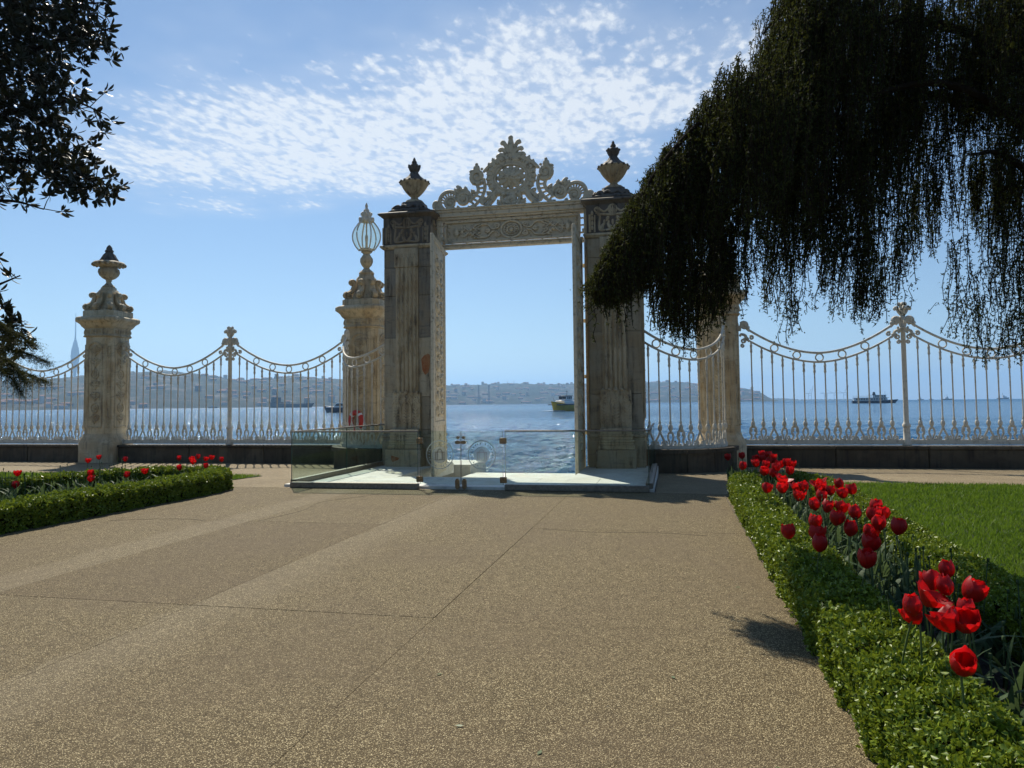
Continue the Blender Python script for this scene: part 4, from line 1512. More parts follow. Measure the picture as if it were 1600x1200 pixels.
def fence_bay(label, plan, nbars, group='white iron fence bays'):
    """plan: function s in 0..1 -> (x, y, tangent angle); the bay hangs between its two ends"""
    x0, y0, _ = plan(0.5)
    t = thing('fence_bay', label, 'fence', (x0, y0, RAIL0), 0, group)
    O = np.array([x0, y0, RAIL0])
    def P(s, z):
        x, y, _ = plan(s)
        return np.array([x, y, z]) - O
    def N(s):
        a = plan(s)[2]
        return np.array([math.sin(a), -math.cos(a), 0])
    S1 = np.linspace(0.045, 0.955, 40)
    mb = MB()
    mb.tube([P(s, swag(2 * s - 1)) for s in S1], 0.032, 8)
    mb.build('upper_rail', M_IRON, t)
    lowz = lambda s: swag(2 * s - 1) - DROP - 0.06 * abs(2 * s - 1) ** 2
    mb = MB()
    mb.tube([P(s, lowz(s)) for s in S1], 0.028, 8)
    mb.build('lower_rail', M_IRON, t)
    mb = MB()
    L = []
    for s in np.linspace(0, 1, 24 if nbars < 14 else 4):
        n = N(s) * 0.045
        a, b = P(s, RAIL0), P(s, RAIL1)
        L.append([a - n, a + n, b + n, b - n])
    mb.rings(L)
    length = sum(np.linalg.norm(P((k + 1) / 60, 0) - P(k / 60, 0)) for k in range(60))
    # small pods lying along the rail
    for k in range(int(length / 0.13)):
        mb.ball(tuple(P((k + 0.5) / int(length / 0.13), RAIL1 + 0.012)), 0.030, 6)
    mb.build('bottom_rail', M_IRON, t)
    for end, s0 in ((1, 0.0), (-1, 1.0)):        # S-scrolls that carry the rails to the posts
        sc = MB()
        x, y, a = plan(s0)
        ux = np.array([math.cos(a), math.sin(a), 0]) * end
        nn = np.array([math.sin(a), -math.cos(a), 0])
        o_ = P(s0, 0) + np.array([0, 0, 0])
        e = 0.045 * length
        zu, zl = swag(2 * 0.045 - 1), lowz(0.045)
        R = Relief(sc, o_, ux, (0, 0, 1), nn)
        R.curve([(e + 0.06, zu - 0.06), (e - 0.01, zu + 0.02), (e - 0.03, zu + 0.13), (e - 0.12, zu + 0.17), (0.0, zu + 0.06), (-0.02, zu - 0.05)], [0.034, 0.04, 0.05, 0.048, 0.04, 0.035], 1.0)
        R.dot((e + 0.01, zu + 0.04), 0.062, 0.9).dot((e - 0.05, zu + 0.10), 0.055, 0.9)
        R.spiral(0.10, zu + 0.10, 0.10, 0.03, 2.6, -1.35, [0.05, 0.042, 0.03], 1.0)
        R.spiral(e + 0.10, zl + 0.06, 0.06, 0.015, 2.4, -1.3, 0.026, 1.0)
        R.curve([(e + 0.05, zl - 0.05), (e - 0.02, zl + 0.03), (e - 0.06, zl + 0.12), (0.02, zl + 0.16), (-0.02, zl + 0.10)], [0.03, 0.038, 0.042, 0.036, 0.03], 1.0)
        R.dot((e - 0.01, zl + 0.03), 0.05, 0.9)
        R.spiral(0.07, zl - 0.02, 0.07, 0.02, 1.5, -1.4, 0.026, 1.0)
        R.spiral(0.05, zl - 0.16, 0.05, 0.015, 1.5, 1.4, 0.022, 1.0)
        sc.build('rail_scroll', M_IRON, t)
    for k in range(5):
        s = 0.5 + 0.142 * (k - 2)
        z = (swag(2 * s - 1) + lowz(s)) / 2
        link('ring', ring_mesh(), None, t, tuple(P(s, z)), (0, 0, plan(s)[2]))
    for k in range(nbars):
        s = (k + 1) / (nbars + 1)
        zt = round(lowz(s), 2)
        p = P(s, 0)
        a = plan(s)[2]
        link('baluster', bar_mesh(zt), None, t, tuple(p), (0, 0, a))
        kind = (0 if k % 4 == 2 else (2 if k % 4 == 0 else 1))
        link('foot_scroll', foot_mesh(kind), None, t, tuple(p), (0, 0, a))
    return t


def straight(u0, u1):
    return lambda s: (u0 + (u1 - u0) * s, FV, 0.0)


def make_post(label, x):
    t = thing('fence_post', label, 'fence post', (x, FV, 0.36))
    p = MB().lathe([(0.12, 0.02), (0.12, 0.12), (0.09, 0.16), (0.085, 0.50), (0.105, 0.52), (0.105, 0.57), (0.08, 0.60), (0.065, 0.66), (0.06, 3.05), (0.085, 3.08), (0.085, 3.14), (0.062, 3.18), (0.062, 3.38), (0.08, 3.42), (0.06, 3.46)], 12)
    p.build('shaft', M_IRON, t)
    f = MB().lathe([(0.06, 3.462), (0.085, 3.52), (0.075, 3.62), (0.09, 3.68), (0.05, 3.75), (0.03, 3.80)], 12)
    for nn, ux in (((0, -1, 0), (1, 0, 0)), ((1, 0, 0), (0, 1, 0))):
        R = Relief(f, (0, 0, 0), ux, (0, 0, 1), nn, True)
        R.curve([(0.02, 3.46), (0.11, 3.56), (0.17, 3.68), (0.24, 3.64)], [0.035, 0.05, 0.055, 0.04], 0.9)
        R.curve([(0.06, 3.30), (0.17, 3.38), (0.22, 3.30), (0.17, 3.22)], [0.03, 0.04, 0.04, 0.03], 0.9).dot((0.15, 3.14), 0.04).dot((0.13, 3.02), 0.04)
        R.curve([(0.02, 3.60), (0.06, 3.70), (0.09, 3.77)], [0.03, 0.04, 0.03], 0.9)
        R.dot((0.23, 3.65), 0.058).dot((0.10, 3.77), 0.055)
    f.v = [(x * 0.8, y * 0.8, z) for x, y, z in f.v]
    f.build('palmette', M_IRON, t)
    return t


fence_bay('white iron fence bay between the urn pillar and the first iron post', straight(-13.93, -10.02), 14)
fence_bay('white iron fence bay between the iron post and the lantern pillar', straight(-9.88, -5.86), 14)
fence_bay('white iron fence bay at the far left edge, partly behind conifer sprays', straight(-19.1, -15.17), 14)
fence_bay('white iron fence bay behind the tulips, from the right pillar to the iron post', straight(5.86, 9.93), 14)
fence_bay('white iron fence bay at the far right edge above the lawn', straight(10.07, 14.1), 14)
make_post('white iron fence post with leafy tip, left of the gate', -9.95)
make_post('white iron fence post with leafy tip, among the cedar tips on the right', 10.0)
make_post('white iron fence post hidden at the far right of the fence', 14.17)
for side, lab in ((-1, 'curved white iron fence wing beside the left gate pier, before the lantern pillar'), (1, 'curved white iron fence wing beside the right gate pier')):
    def plan(s, side=side):
        A = A0 + (A1 - A0) * s
        q = arc(side, A, A, 1, 1.60)[0]
        return q[0], q[1], (A if side > 0 else PI - A)
    fence_bay(lab, plan, 12)
    q = arc(side, A0 - 0.045, A0 - 0.045, 1, 1.60)[0]
    t = thing('gate_side_post', 'tall slim white iron post between the %s gate pier and its curved fence' % ('left' if side < 0 else 'right'), 'fence post', (q[0], q[1], 0.42))
    MB().lathe([(0.09, 0.0), (0.09, 0.3), (0.075, 0.34), (0.062, 0.40), (0.058, 3.0), (0.08, 3.03), (0.08, 3.09), (0.058, 3.12), (0.055, 3.5), (0.075, 3.53), (0.04, 3.6), (0.02, 3.7)], 12).build('shaft', M_IRON, t)
    MB().box((-side * 0.06, 0, 3.28), (0.24, 0.05, 0.10), 0.01).build('wall_bracket', M_IRON, t)

# lifebuoy on the lantern pillar
lb = thing('lifebuoy', 'red lifebuoy ring hanging on the lantern pillar behind the curved fence', 'lifebuoy', (-5.30, 2.16, 1.12), -0.5)
tor = MB()
tor.tube([(0.26 * math.cos(a), 0.02, 0.26 * math.sin(a)) for a in np.linspace(0, 2 * PI, 33)], 0.075, 10, 1.0, (0, 1, 0), False)
tor.build('ring', M_RED, lb)
for k in range(4):
    a0 = k * PI / 2 + 0.6
    MB().tube([(0.26 * math.cos(a), 0.02, 0.26 * math.sin(a)) for a in np.linspace(a0, a0 + 0.24, 5)], 0.079, 10, 1.0, (0, 1, 0)).build('white_band', M_WHITE, lb)

# ------------------------------------------------------------------ glass barrier in front of the gate
FLOOR = 0.05


def barrier(label, x_in, x_out, yf, y_back, side):
    t = thing('glass_barrier', label, 'barrier', (x_out, yf, 0.0))
    def lx(x):
        return x - x_out
    w = abs(x_out - x_in)
    mid = lx((x_in + x_out) / 2)
    MB().box((mid, 0, 0.055), (w, 0.13, 0.108), 0.008).build('base_rail', M_STEEL, t)
    L = y_back - yf
    MB().box((0.0, L / 2 + 0.07, 0.100), (0.13, L - 0.01, 0.10), 0.008).build('base_rail', M_STEEL, t)
    MB().box((mid, 0, 0.60), (w - 0.02, 0.016, 0.96)).build('glass_pane', M_GLASS, t, smooth=0)
    for ex in (mid - w / 2 + 0.006, mid + w / 2 - 0.006):
        MB().box((ex, 0, 0.60), (0.010, 0.018, 0.955)).build('pane_edge', M_EDGE, t, smooth=0)
    n = 2
    for k in range(n):
        l = (L - 0.06) / n
        MB().box((0, 0.05 + l * (k + 0.5), 0.60), (0.016, l - 0.02, 0.96)).build('glass_pane', M_GLASS, t, smooth=0)
        MB().box((0, 0.05 + l * (k + 1) - 0.006, 0.60), (0.018, 0.010, 0.955)).build('pane_edge', M_EDGE, t, smooth=0)
    MB().box((mid, 0, 1.088), (w, 0.042, 0.03), 0.006).build('handrail', M_STEEL, t)
    MB().box((0, L / 2 + 0.025, 1.088), (0.042, L - 0.05, 0.03), 0.006).build('handrail', M_STEEL, t)


barrier('glass barrier with steel rail left of the glass door, wrapping round to the pier', -0.76, -3.38, -5.10, -0.1, -1)
barrier('glass barrier with steel rail right of the glass door', 0.90, 3.52, -5.02, -0.7, 1)


def etched(parent, x, y, z):
    e = MB()
    R = Relief(e, (x, y, z), (1, 0, 0), (0, 0, 1), (0, -1, 0))
    R.ring((0, 0), 0.262, 0.262, 0.010, 0.3, 0, 48)
    # solid disc with the little gate house cut out of it
    n = 40
    V, F = [], []
    def disc(r, d):
        o = len(e.v)
        e.add([(x, y - d, z)] + [(x + r * math.cos(2 * PI * k / n), y - d, z + r * math.sin(2 * PI * k / n)) for k in range(n)],
              [(0, k + 1, (k + 1) % n + 1) for k in range(n)])
    disc(0.155, 0.001)
    for k in range(26):          # worn ring of marks, too small to read
        if k % 13 in (6,):
            continue
        a = 2 * PI * k / 26
        c0, c1 = 0.195, 0.228
        R.stroke([(c0 * math.cos(a), c0 * math.sin(a)), (c1 * math.cos(a + 0.04 * (k % 3 - 1)), c1 * math.sin(a + 0.04 * (k % 3 - 1)))], 0.008, 0.3)
    em = e.build('etched_emblem', M_FROST, parent)
    ic = MB()
    R = Relief(ic, (x, y - 0.004, z), (1, 0, 0), (0, 0, 1), (0, -1, 0))
    for xx in (-0.085, -0.05, 0.05, 0.085):
        R.stroke([(xx, -0.09), (xx, 0.045)], 0.007, 0.3)
    R.stroke([(-0.10, 0.05), (0.10, 0.05)], 0.007, 0.3)
    R.stroke([(-0.10, -0.095), (0.10, -0.095)], 0.006, 0.3)
    R.curve([(-0.045, 0.06), (-0.03, 0.09), (0, 0.105), (0.03, 0.09), (0.045, 0.06)], 0.007, 0.3)
    ic.build('gate_drawing', M_STEEL, em)


for (x0, x1, lab, hx) in ((-0.74, 0.065, 'left glass door leaf with round etched emblem', -0.74), (0.075, 0.88, 'right glass door leaf with pale etched emblem', 0.88)):
    t = thing('glass_door', lab, 'glass door', (hx, -5.08, FLOOR))
    MB().box(((x0 + x1) / 2 - hx, 0, 0.545), (x1 - x0 - 0.012, 0.014, 1.0)).build('glass_pane', M_GLASS, t, smooth=0)
    for ex in (x0 - hx + 0.004, x1 - hx - 0.004):
        MB().box((ex, 0, 0.545), (0.006, 0.016, 0.995)).build('pane_edge', M_EDGE, t, smooth=0)
    for z in (0.14, 0.86):
        MB().box((0, 0, z), (0.13, 0.05, 0.11), 0.01).build('hinge_clamp', M_BRASS, t)
    xm = (x1 - 0.065 if hx < 0 else x0 + 0.06) - hx
    MB().prism([(xm + 0.04 * math.cos(a), 0.05 + 0.06 * math.sin(a) + (0.05 if math.sin(a) > 0 else -0.03)) for a in np.linspace(0, 2 * PI, 17)[:-1]], 1, -0.03, 0.03).build('floor_bolt', M_BRASS, t)
    xl = (x1 - 0.05 if hx < 0 else x0 + 0.05) - hx
    MB().prism([(xl + 0.055 * math.cos(a), 0.83 + 0.032 * math.sin(a)) for a in np.linspace(0, 2 * PI, 17)[:-1]], 1, -0.03, 0.03).build('lock', M_BRASS, t)
    MB().prism([(xl + 0.03 * math.cos(a), 0.92 + 0.026 * math.sin(a)) for a in np.linspace(0, 2 * PI, 13)[:-1]], 1, -0.03, 0.03).build('knob', M_BRASS, t)
    etched(t, (x0 + x1) / 2 - hx, -0.012, 0.60)

# ------------------------------------------------------------------ vegetation helpers


def leaf_quads(C, D, L, Wd, rg, cup=0.25):
    """leaf-shaped quads: centres C, directions D (unit), lengths L, widths Wd -> V, F (two faces folded along the midrib)"""
    n = len(C)
    R = rg.normal(0, 1, (n, 3))
    S = np.cross(D, R)
    S /= np.linalg.norm(S, axis=1)[:, None] + 1e-9
    U = np.cross(S, D)
    a = C - D * (L * 0.5)[:, None]
    b = C + D * (L * 0.5)[:, None]
    m1 = C + S * (Wd * 0.5)[:, None] + U * (Wd * cup)[:, None] + D * (L * 0.05)[:, None]
    m2 = C - S * (Wd * 0.5)[:, None] + U * (Wd * cup)[:, None] + D * (L * 0.05)[:, None]
    V = np.stack([a, m1, b, m2], 1).reshape(-1, 3)
    i = np.arange(n)[:, None] * 4
    F = np.concatenate([i + [0, 1, 2], i + [0, 2, 3]], 1).reshape(-1, 3)
    return V, F


def unit(a):
    return a / (np.linalg.norm(a, axis=-1, keepdims=True) + 1e-9)


def hedge(label, path, width, height, density, leaf, seed, base=0.0):
    """clipped box hedge along a path: dark twig core under a coat of small leaves"""
    P = smooth_path(path, 10) if len(path) > 2 else np.array([np.linspace(path[0][k], path[1][k], 14) for k in (0, 1)]).T
    rg = np.random.default_rng(seed)
    T = unit(np.gradient(P, axis=0))
    N = np.stack([-T[:, 1], T[:, 0]], 1)
    mid = P[len(P) // 2]
    t = thing('box_hedge', label, 'hedge', (mid[0], mid[1], base), 0, 'clipped box hedges')
    mb = MB()
    L = []
    w, h = width / 2 - 0.03, height - 0.04
    for p, n in zip(P, N):
        def q(o, z):
            return (p[0] + n[0] * o - mid[0], p[1] + n[1] * o - mid[1], z)
        L.append([q(-w, 0), q(w, 0), q(w, h * 0.75), q(w * 0.8, h), q(-w * 0.8, h), q(-w, h * 0.75)])
    mb.rings(L).build('twigs', M_HEDGECORE, t)
    s = np.concatenate([[0], np.cumsum(np.linalg.norm(np.diff(P, axis=0), axis=1))])
    total = s[-1]
    per = width + 2 * height
    n = int(total * per * density)
    # more leaves where the camera stands close
    u = rg.uniform(0, total, n * 3)
    dd = np.hypot(np.interp(u, s, P[:, 0]) - EYE[0], np.interp(u, s, P[:, 1]) - EYE[1])
    u = u[rg.uniform(0, 1, n * 3) < np.clip((3.2 / dd) ** 0.8, 0.12, 1)]
    n = len(u)
    dd = np.hypot(np.interp(u, s, P[:, 0]) - EYE[0], np.interp(u, s, P[:, 1]) - EYE[1])
    px, py = np.interp(u, s, P[:, 0]), np.interp(u, s, P[:, 1])
    nx, ny = np.interp(u, s, N[:, 0]), np.interp(u, s, N[:, 1])
    c = rg.uniform(-1, 1, n) * (per / 2)
    top = np.abs(c) < width / 2
    lum = 0.022 * np.sin(u * 9.0 + 3 * np.sin(u * 2.3)) + 0.018 * np.sin(u * 23.0 + c * 14)
    off = np.where(top, c, np.sign(c) * (width / 2 + lum * 0.7)) + rg.normal(0, 0.012, n)
    z = np.where(top, height + lum * 0.8, np.maximum(height - (np.abs(c) - width / 2), 0.01)) + rg.normal(0, 0.014, n)
    rnd = np.clip((np.abs(off) - width * 0.36) / (width * 0.14), 0, 1) * (z > height * 0.82)
    z -= rnd * 0.035
    stray = rg.uniform(0, 1, n) < 0.05
    z += stray * rg.uniform(0, 0.05, n) * top
    X = np.stack([px + nx * off - mid[0], py + ny * off - mid[1], np.maximum(z, 0.012)], 1)
    out = np.where(top[:, None], np.array([0, 0, 1.0]), np.stack([nx, ny, np.zeros(n)], 1) * np.sign(c)[:, None])
    D = unit(out * 0.55 + rg.normal(0, 0.75, (n, 3)) + np.array([0, 0, 0.25]))
    Ls = leaf * rg.uniform(0.7, 1.35, n) * np.clip((dd / 4.5) ** 0.35, 0.85, 1.7)
    V, F = leaf_quads(X, D, Ls, Ls * 0.62, rg)
    o = link('foliage', np_mesh('foliage', V, F), M_BOX, t)
    o['kind'] = 'stuff'
    # rounded end faces
    return t


hedge('long clipped box hedge edging the path on the right, in front of the red tulips', [(5.02, -16.6), (5.00, -13.5), (5.02, -10), (5.06, -6.5), (5.12, -5.35), (5.30, -5.0)], 0.44, 0.34, 3700, 0.032, 21)
hedge('low box hedge between the red tulips and the right lawn', [(5.55, -4.9), (6.10, -4.75), (6.28, -5.4), (6.25, -8), (6.15, -11), (6.1, -15.6)], 0.42, 0.31, 3600, 0.028, 22)
hedge('dark box hedge edging the path on the left', [(-4.72, -14.5), (-4.70, -11), (-4.62, -8), (-4.56, -6.3), (-4.66, -5.55)], 0.50, 0.35, 3600, 0.032, 23)
hedge('back box hedge of the left flower bed, before the small lawn', [(-4.95, -5.1), (-5.9, -4.7), (-7.0, -5.6), (-7.8, -7.4), (-8.4, -10.5)], 0.46, 0.33, 2800, 0.034, 24)

# flower bed soil
for (poly, nm) in (([(5.1, -16.5), (6.2, -16.5), (6.3, -5.0), (5.1, -5.0)], 'bed_soil'), ([(-4.8, -14.5), (-8.6, -12.0), (-7.2, -5.4), (-5.0, -5.2)], 'bed_soil')):
    mb = MB().prism(poly, 2, -0.05, 0.03)
    structure(nm, mb, M_SOIL)

mb = MB()
mb.rings([[(4.9 + 0.05 * k, v, gz(v) + 0.012), (6.15, v, gz(v) + 0.012), (6.15, v, gz(v) - 0.1), (4.9 + 0.05 * k, v, gz(v) - 0.1)] for k, v in enumerate(np.linspace(-5.0, -1.7, 6))])
structure('bed_soil', mb, M_SOIL)


def lawn(u0, u1, v0, v1, n, seed, near, inside=None):
    rg = np.random.default_rng(seed)
    mb = MB()
    L = []
    for v in np.linspace(v0, v1, 10):
        L.append([(u0, v, gz(v) + 0.012), (u1, v, gz(v) + 0.012), (u1, v, gz(v) - 0.2), (u0, v, gz(v) - 0.2)])
    mb.rings(L)
    structure('lawn', mb, M_TURF)
    m = int(n * 3)
    X = np.stack([rg.uniform(u0, u1, m), rg.uniform(v0, v1, m)], 1)
    d = np.hypot(X[:, 0] - EYE[0], X[:, 1] - EYE[1])
    keep = rg.uniform(0, 1, m) < np.clip((near / d) ** 1.3, 0, 1)
    X = X[keep][:n]
    d = np.hypot(X[:, 0] - EYE[0], X[:, 1] - EYE[1])
    k = len(X)
    zb = np.array([gz(v) for v in X[:, 1]]) + 0.005
    a = rg.uniform(0, 2 * PI, k)
    hgt = rg.uniform(0.035, 0.085, k)
    w = 0.0022 + 0.00042 * d
    lean = rg.normal(0, 0.45, (k, 2)) * hgt[:, None]
    b = np.stack([X[:, 0], X[:, 1], zb], 1)
    s = np.stack([np.cos(a), np.sin(a), np.zeros(k)], 1) * w[:, None]
    tip = b + np.concatenate([lean, hgt[:, None]], 1)
    V = np.stack([b - s, b + s, tip], 1).reshape(-1, 3)
    F = np.arange(k * 3).reshape(-1, 3)
    o = link('grass', np_mesh('grass', V, F), M_GRASS)
    tag(o, 'short green grass blades of the %s lawn' % ('right' if u0 > 0 else 'left'), 'grass', None, 'stuff')


lawn(6.42, 15.0, -16.0, -2.75, 230000, 31, 8.0)
lawn(-20.0, -5.6, -12.0, -2.45, 90000, 32, 15.0)

# ------------------------------------------------------------------ tulips
TUL_FAR = [(5.03, -3.55, 0.53), (5.28, -3.07, 0.53), (4.96, -6.46, 0.58), (5.52, -3.08, 0.51), (5.81, -1.91, 0.56), (5.66, -3.55, 0.57), (5.88, -2.49, 0.52), (5.95, -2.68, 0.51), (5.35, -4.49, 0.53), (5.49, -4.67, 0.57), (5.52, -5.18, 0.56), (5.25, -5.48, 0.52), (5.36, -5.8, 0.54), (5.13, -7.37, 0.57), (5.33, -7.09, 0.54), (5.62, -5.65, 0.56), (5.43, -7.13, 0.6), (5.75, -5.77, 0.57), (5.61, -6.79, 0.54), (5.87, -5.65, 0.52), (5.6, -5.1, 0.53)]
TUL_MID = [(5.08, -9.06, 0.54), (5.16, -9.38, 0.58), (5.36, -8.42, 0.57), (5.38, -8.92, 0.52), (5.45, -9.18, 0.58), (5.25, -9.78, 0.54), (5.7, -8.74, 0.56), (5.65, -8.8, 0.5), (5.73, -8.89, 0.5), (5.87, -8.01, 0.51), (5.88, -8.89, 0.58), (5.79, -9.45, 0.56), (5.91, -9.4, 0.57), (5.28, -10.44, 0.55), (5.5, -9.78, 0.53), (5.4, -10.54, 0.54), (5.52, -10.62, 0.55), (4.9, -11.84, 0.5), (5.09, -11.28, 0.5)]
TUL_SHADE = [(5.22, -11.84, 0.6), (5.52, -11.28, 0.57), (5.71, -10.82, 0.59), (5.68, -11.09, 0.56), (5.55, -11.84, 0.58), (5.82, -11.05, 0.54), (5.31, -11.96, 0.56), (5.06, -12.17, 0.53), (4.92, -12.55, 0.52), (5.47, -11.83, 0.51), (5.27, -12.72, 0.58), (5.09, -13.09, 0.56), (5.62, -12.3, 0.6)]
TUL_NEAR = [(5.44, -13.61, 0.61), (5.3, -13.79, 0.57), (5.3, -14.02, 0.63), (5.2, -14.13, 0.59), (4.94, -14.47, 0.61), (5.06, -14.48, 0.57), (5.28, -14.06, 0.55), (5.18, -14.44, 0.55), (5.25, -14.49, 0.55), (5.32, -14.28, 0.59), (5.51, -13.91, 0.54), (5.06, -15.0, 0.53)]
TUL_LEFT = [(-6.9, -8.0, .5), (-5.6, -9.2, .46), (-5.6, -7.7, .5), (-7.9, -5.3, .5), (-8.6, -4.1, .5), (-7.4, -4.8, .5), (-5.1, -8.2, .46), (-5.2, -6.9, .48), (-6.5, -4.2, .5), (-5.9, -4.6, .5), (-5.6, -5.0, .48), (-5.95, -4.3, .54), (-6.2, -3.8, .46), (-6.0, -3.85, .5), (-5.2, -4.75, .5), (-5.1, -5.4, .42), (-5.05, -6.2, .44), (-5.0, -7.5, .44)]


def petal_grid(open_, h, w, seed, nu=6, nv=7):
    """one cupped petal standing on the origin, facing +x; open_ 0 closed .. 1 flung open"""
    rg = np.random.default_rng(seed)
    V, F = [], []
    fr = rg.normal(0, 1, nu)
    for j in range(nv):
        t = j / (nv - 1)
        half = w * 0.5 * (math.sin(PI * min(1.0, 0.16 + 0.74 * t)) ** 0.6) * (1.0 - 0.5 * (max(0, t - 0.70) / 0.30) ** 1.5)
        rad = 0.009 + 0.037 * math.sin(min(1.0, t * 1.35) * PI / 2) ** 0.6 * (1 - (0.48 * (1 - open_)) * t ** 2.4) + open_ * 0.055 * t ** 1.6
        z = h * (t - open_ * 0.22 * t ** 2.2)
        for i in range(nu):
            s = 2 * i / (nu - 1) - 1
            ang = s * half / max(rad, 0.012) * 0.95
            ang = max(-1.25, min(1.25, ang))
            wav = 0.004 * fr[i] * t ** 3 + 0.003 * math.sin(s * 7 + seed) * t ** 2
            tipz = -0.05 * h * abs(s) ** 2 * t ** 3
            V.append(((rad + wav) * math.cos(ang), (rad + wav) * math.sin(ang), z + tipz + 0.018 * h * fr[i] * t ** 6))
    for j in range(nv - 1):
        for i in range(nu - 1):
            a = j * nu + i
            F.append((a, a + 1, a + nu + 1, a + nu))
    return V, F


PETALS = []
for k, (op, h, w) in enumerate(((-0.05, 0.092, 0.115), (0.08, 0.092, 0.118), (0.30, 0.090, 0.118), (0.80, 0.092, 0.10))):
    me = MB()
    V, F = petal_grid(op, h, w, 40 + k)
    me.add(V, F)
    m = me.mesh('petal', 60)
    m.materials.append(M_PETAL)
    PETALS.append(m)
FLOWERS = []
for k, op in enumerate((-0.05, 0.05, 0.22)):
    me = MB()
    for j in range(6):
        V, F = petal_grid(op + (0.08 if j % 2 else 0), 0.088, 0.115, 60 + 6 * k + j, 4, 5)
        a = j * PI / 3
        V = [(x * math.cos(a) - y * math.sin(a), x * math.sin(a) + y * math.cos(a), z) for x, y, z in V]
        me.add(V, F)
    m = me.mesh('flower', 60)
    m.materials.append(M_PETAL)
    FLOWERS.append(m)


def blade(L, w, bend, seed):
    rg = np.random.default_rng(seed)
    V, F = [], []
    n = 7
    for j in range(n):
        t = j / (n - 1)
        ww = w * (math.sin(PI * (0.12 + 0.86 * t)) ** 0.7) * 0.5
        x = bend * L * t ** 2
        z = L * (t - 0.45 * bend * t ** 2.4)
        tw = 0.5 * t * rg.normal(0, 0.6)
        for s in (-1, 0, 1):
            V.append((x + (0.25 * ww if s else 0), s * ww * math.cos(tw), z + s * ww * math.sin(tw) * 0.3))
    for j in range(n - 1):
        for i in range(2):
            a = j * 3 + i
            F.append((a, a + 1, a + 4, a + 3))
    return V, F


BLADES = []
for k in range(5):
    me = MB()
    V, F = blade(0.34 + 0.03 * k, 0.055 - 0.003 * k, 0.25 + 0.16 * k, 90 + k)
    me.add(V, F)
    m = me.mesh('leaf', 60)
    m.materials.append(M_TLEAF)
    BLADES.append(m)

STEMS = {}


def stem_mesh(h, bend):
    key = (round(h * 25), round(bend * 50))
    if key not in STEMS:
        h, bend = key[0] / 25, key[1] / 50
        mb = MB().tube([(bend * (s ** 2), 0.25 * bend * math.sin(s * 3), h * s) for s in np.linspace(0, 1, 7)], [0.0048] * 6 + [0.0044], 6)
        STEMS[key] = (mb.mesh('stem', 60), (bend, 0.25 * bend * math.sin(3), h))
        STEMS[key][0].materials.append(M_STEM)
    return STEMS[key]


def tulip(x, y, h, label, group, detailed, rg, opn=None, tilt=None, scale=1.0, base=0.0):
    t = thing('tulip', label, 'tulip', (x, y, base + 0.015), rg.uniform(0, 2 * PI), group)
    st, top = stem_mesh(h - 0.06, rg.uniform(0.0, 0.09))
    link('stem', st, None, t)
    tl = rg.uniform(0.0, 0.35) if tilt is None else tilt
    R = Matrix.Translation(top) @ Matrix.Rotation(tl, 4, Vector((rg.normal(), rg.normal(), 0)).normalized()) @ Matrix.Scale(scale, 4)
    if detailed:
        k = int(rg.integers(0, 3)) if opn is None else opn
        for j in range(6):
            o = link('petal', PETALS[k if j % 2 == 0 else min(3, k + (1 if rg.uniform() < 0.3 else 0))], None, t)
            o.matrix_local = R @ Matrix.Rotation(j * PI / 3 + rg.normal(0, 0.08), 4, 'Z') @ Matrix.Scale(1.0 if j % 2 else 0.93, 4)
    else:
        o = link('flower', FLOWERS[int(rg.integers(0, 3))], None, t)
        o.matrix_local = R
    for j in range(2):
        s_ = rg.uniform(0.8, 1.1)
        link('leaf', BLADES[int(rg.integers(0, 5))], None, t, (0, 0, 0.0), (0, 0, rg.uniform(0, 6.28)), (s_, s_, s_))
    return t


rg = np.random.default_rng(77)
near_labels = ['upright red tulip standing highest behind the near clump', 'wide red tulip at the back left of the near clump', 'red tulip half hidden at the back of the near clump',
               'ragged red tulip with flung open petals in the near clump', 'single red tulip with white base at the left of the near clump', 'fading pinkish red tulip leaning over the hedge',
               'small red tulip tucked between its neighbours in the near clump', 'wide open red tulip in front of the near clump', 'red tulip with white base touching the wide open one',
               'dark red tulip low behind the wide open pair', 'largest red tulip at the right of the near clump', 'nearest red tulip bent down over the box hedge']
near_open = [0, 1, 0, 3, 0, 1, 0, 2, 2, 0, 1, 1]
near_tilt = [0.1, 0.3, 0.3, 0.6, 0.05, 0.7, 0.3, 0.45, 0.5, 0.2, 0.5, 0.7]
near_sc = [1.1, 1.25, 1.1, 1.2, 1.12, 1.1, 0.9, 1.35, 1.25, 1.0, 1.45, 1.15]
for (p, lab, op, tl, sc) in zip(TUL_NEAR, near_labels, near_open, near_tilt, near_sc):
    tulip(p[0], p[1], p[2], lab, 'red tulips of the right bed', True, rg, op, tl, sc)
for i, p in enumerate(TUL_SHADE):
    tulip(p[0], p[1], p[2], 'dark red tulip in the shade of the cedar, middle of the right bed', 'shaded red tulips of the right bed', True, rg, int(rg.integers(0, 2)), None, 1.42)
for p in TUL_MID:
    tulip(p[0], p[1], p[2], 'bright red tulip in the sunlit clump halfway along the right bed', 'sunlit red tulips of the right bed', True, rg, int(rg.integers(0, 3)), None, 1.4)
for p in TUL_FAR:
    y = min(p[1], -4.95) if p[1] > -4.4 else p[1]
    tulip(p[0], p[1], p[2], 'small red tulip at the far end of the right bed, near the fence', 'far red tulips of the right bed', False, rg, None, None, 1.5, gz(p[1]))
for p in TUL_LEFT:
    tulip(p[0], p[1], p[2], 'red tulip scattered in the left bed between the box hedges', 'red tulips of the left bed', False, rg, None, None, 1.25, gz(p[1]))


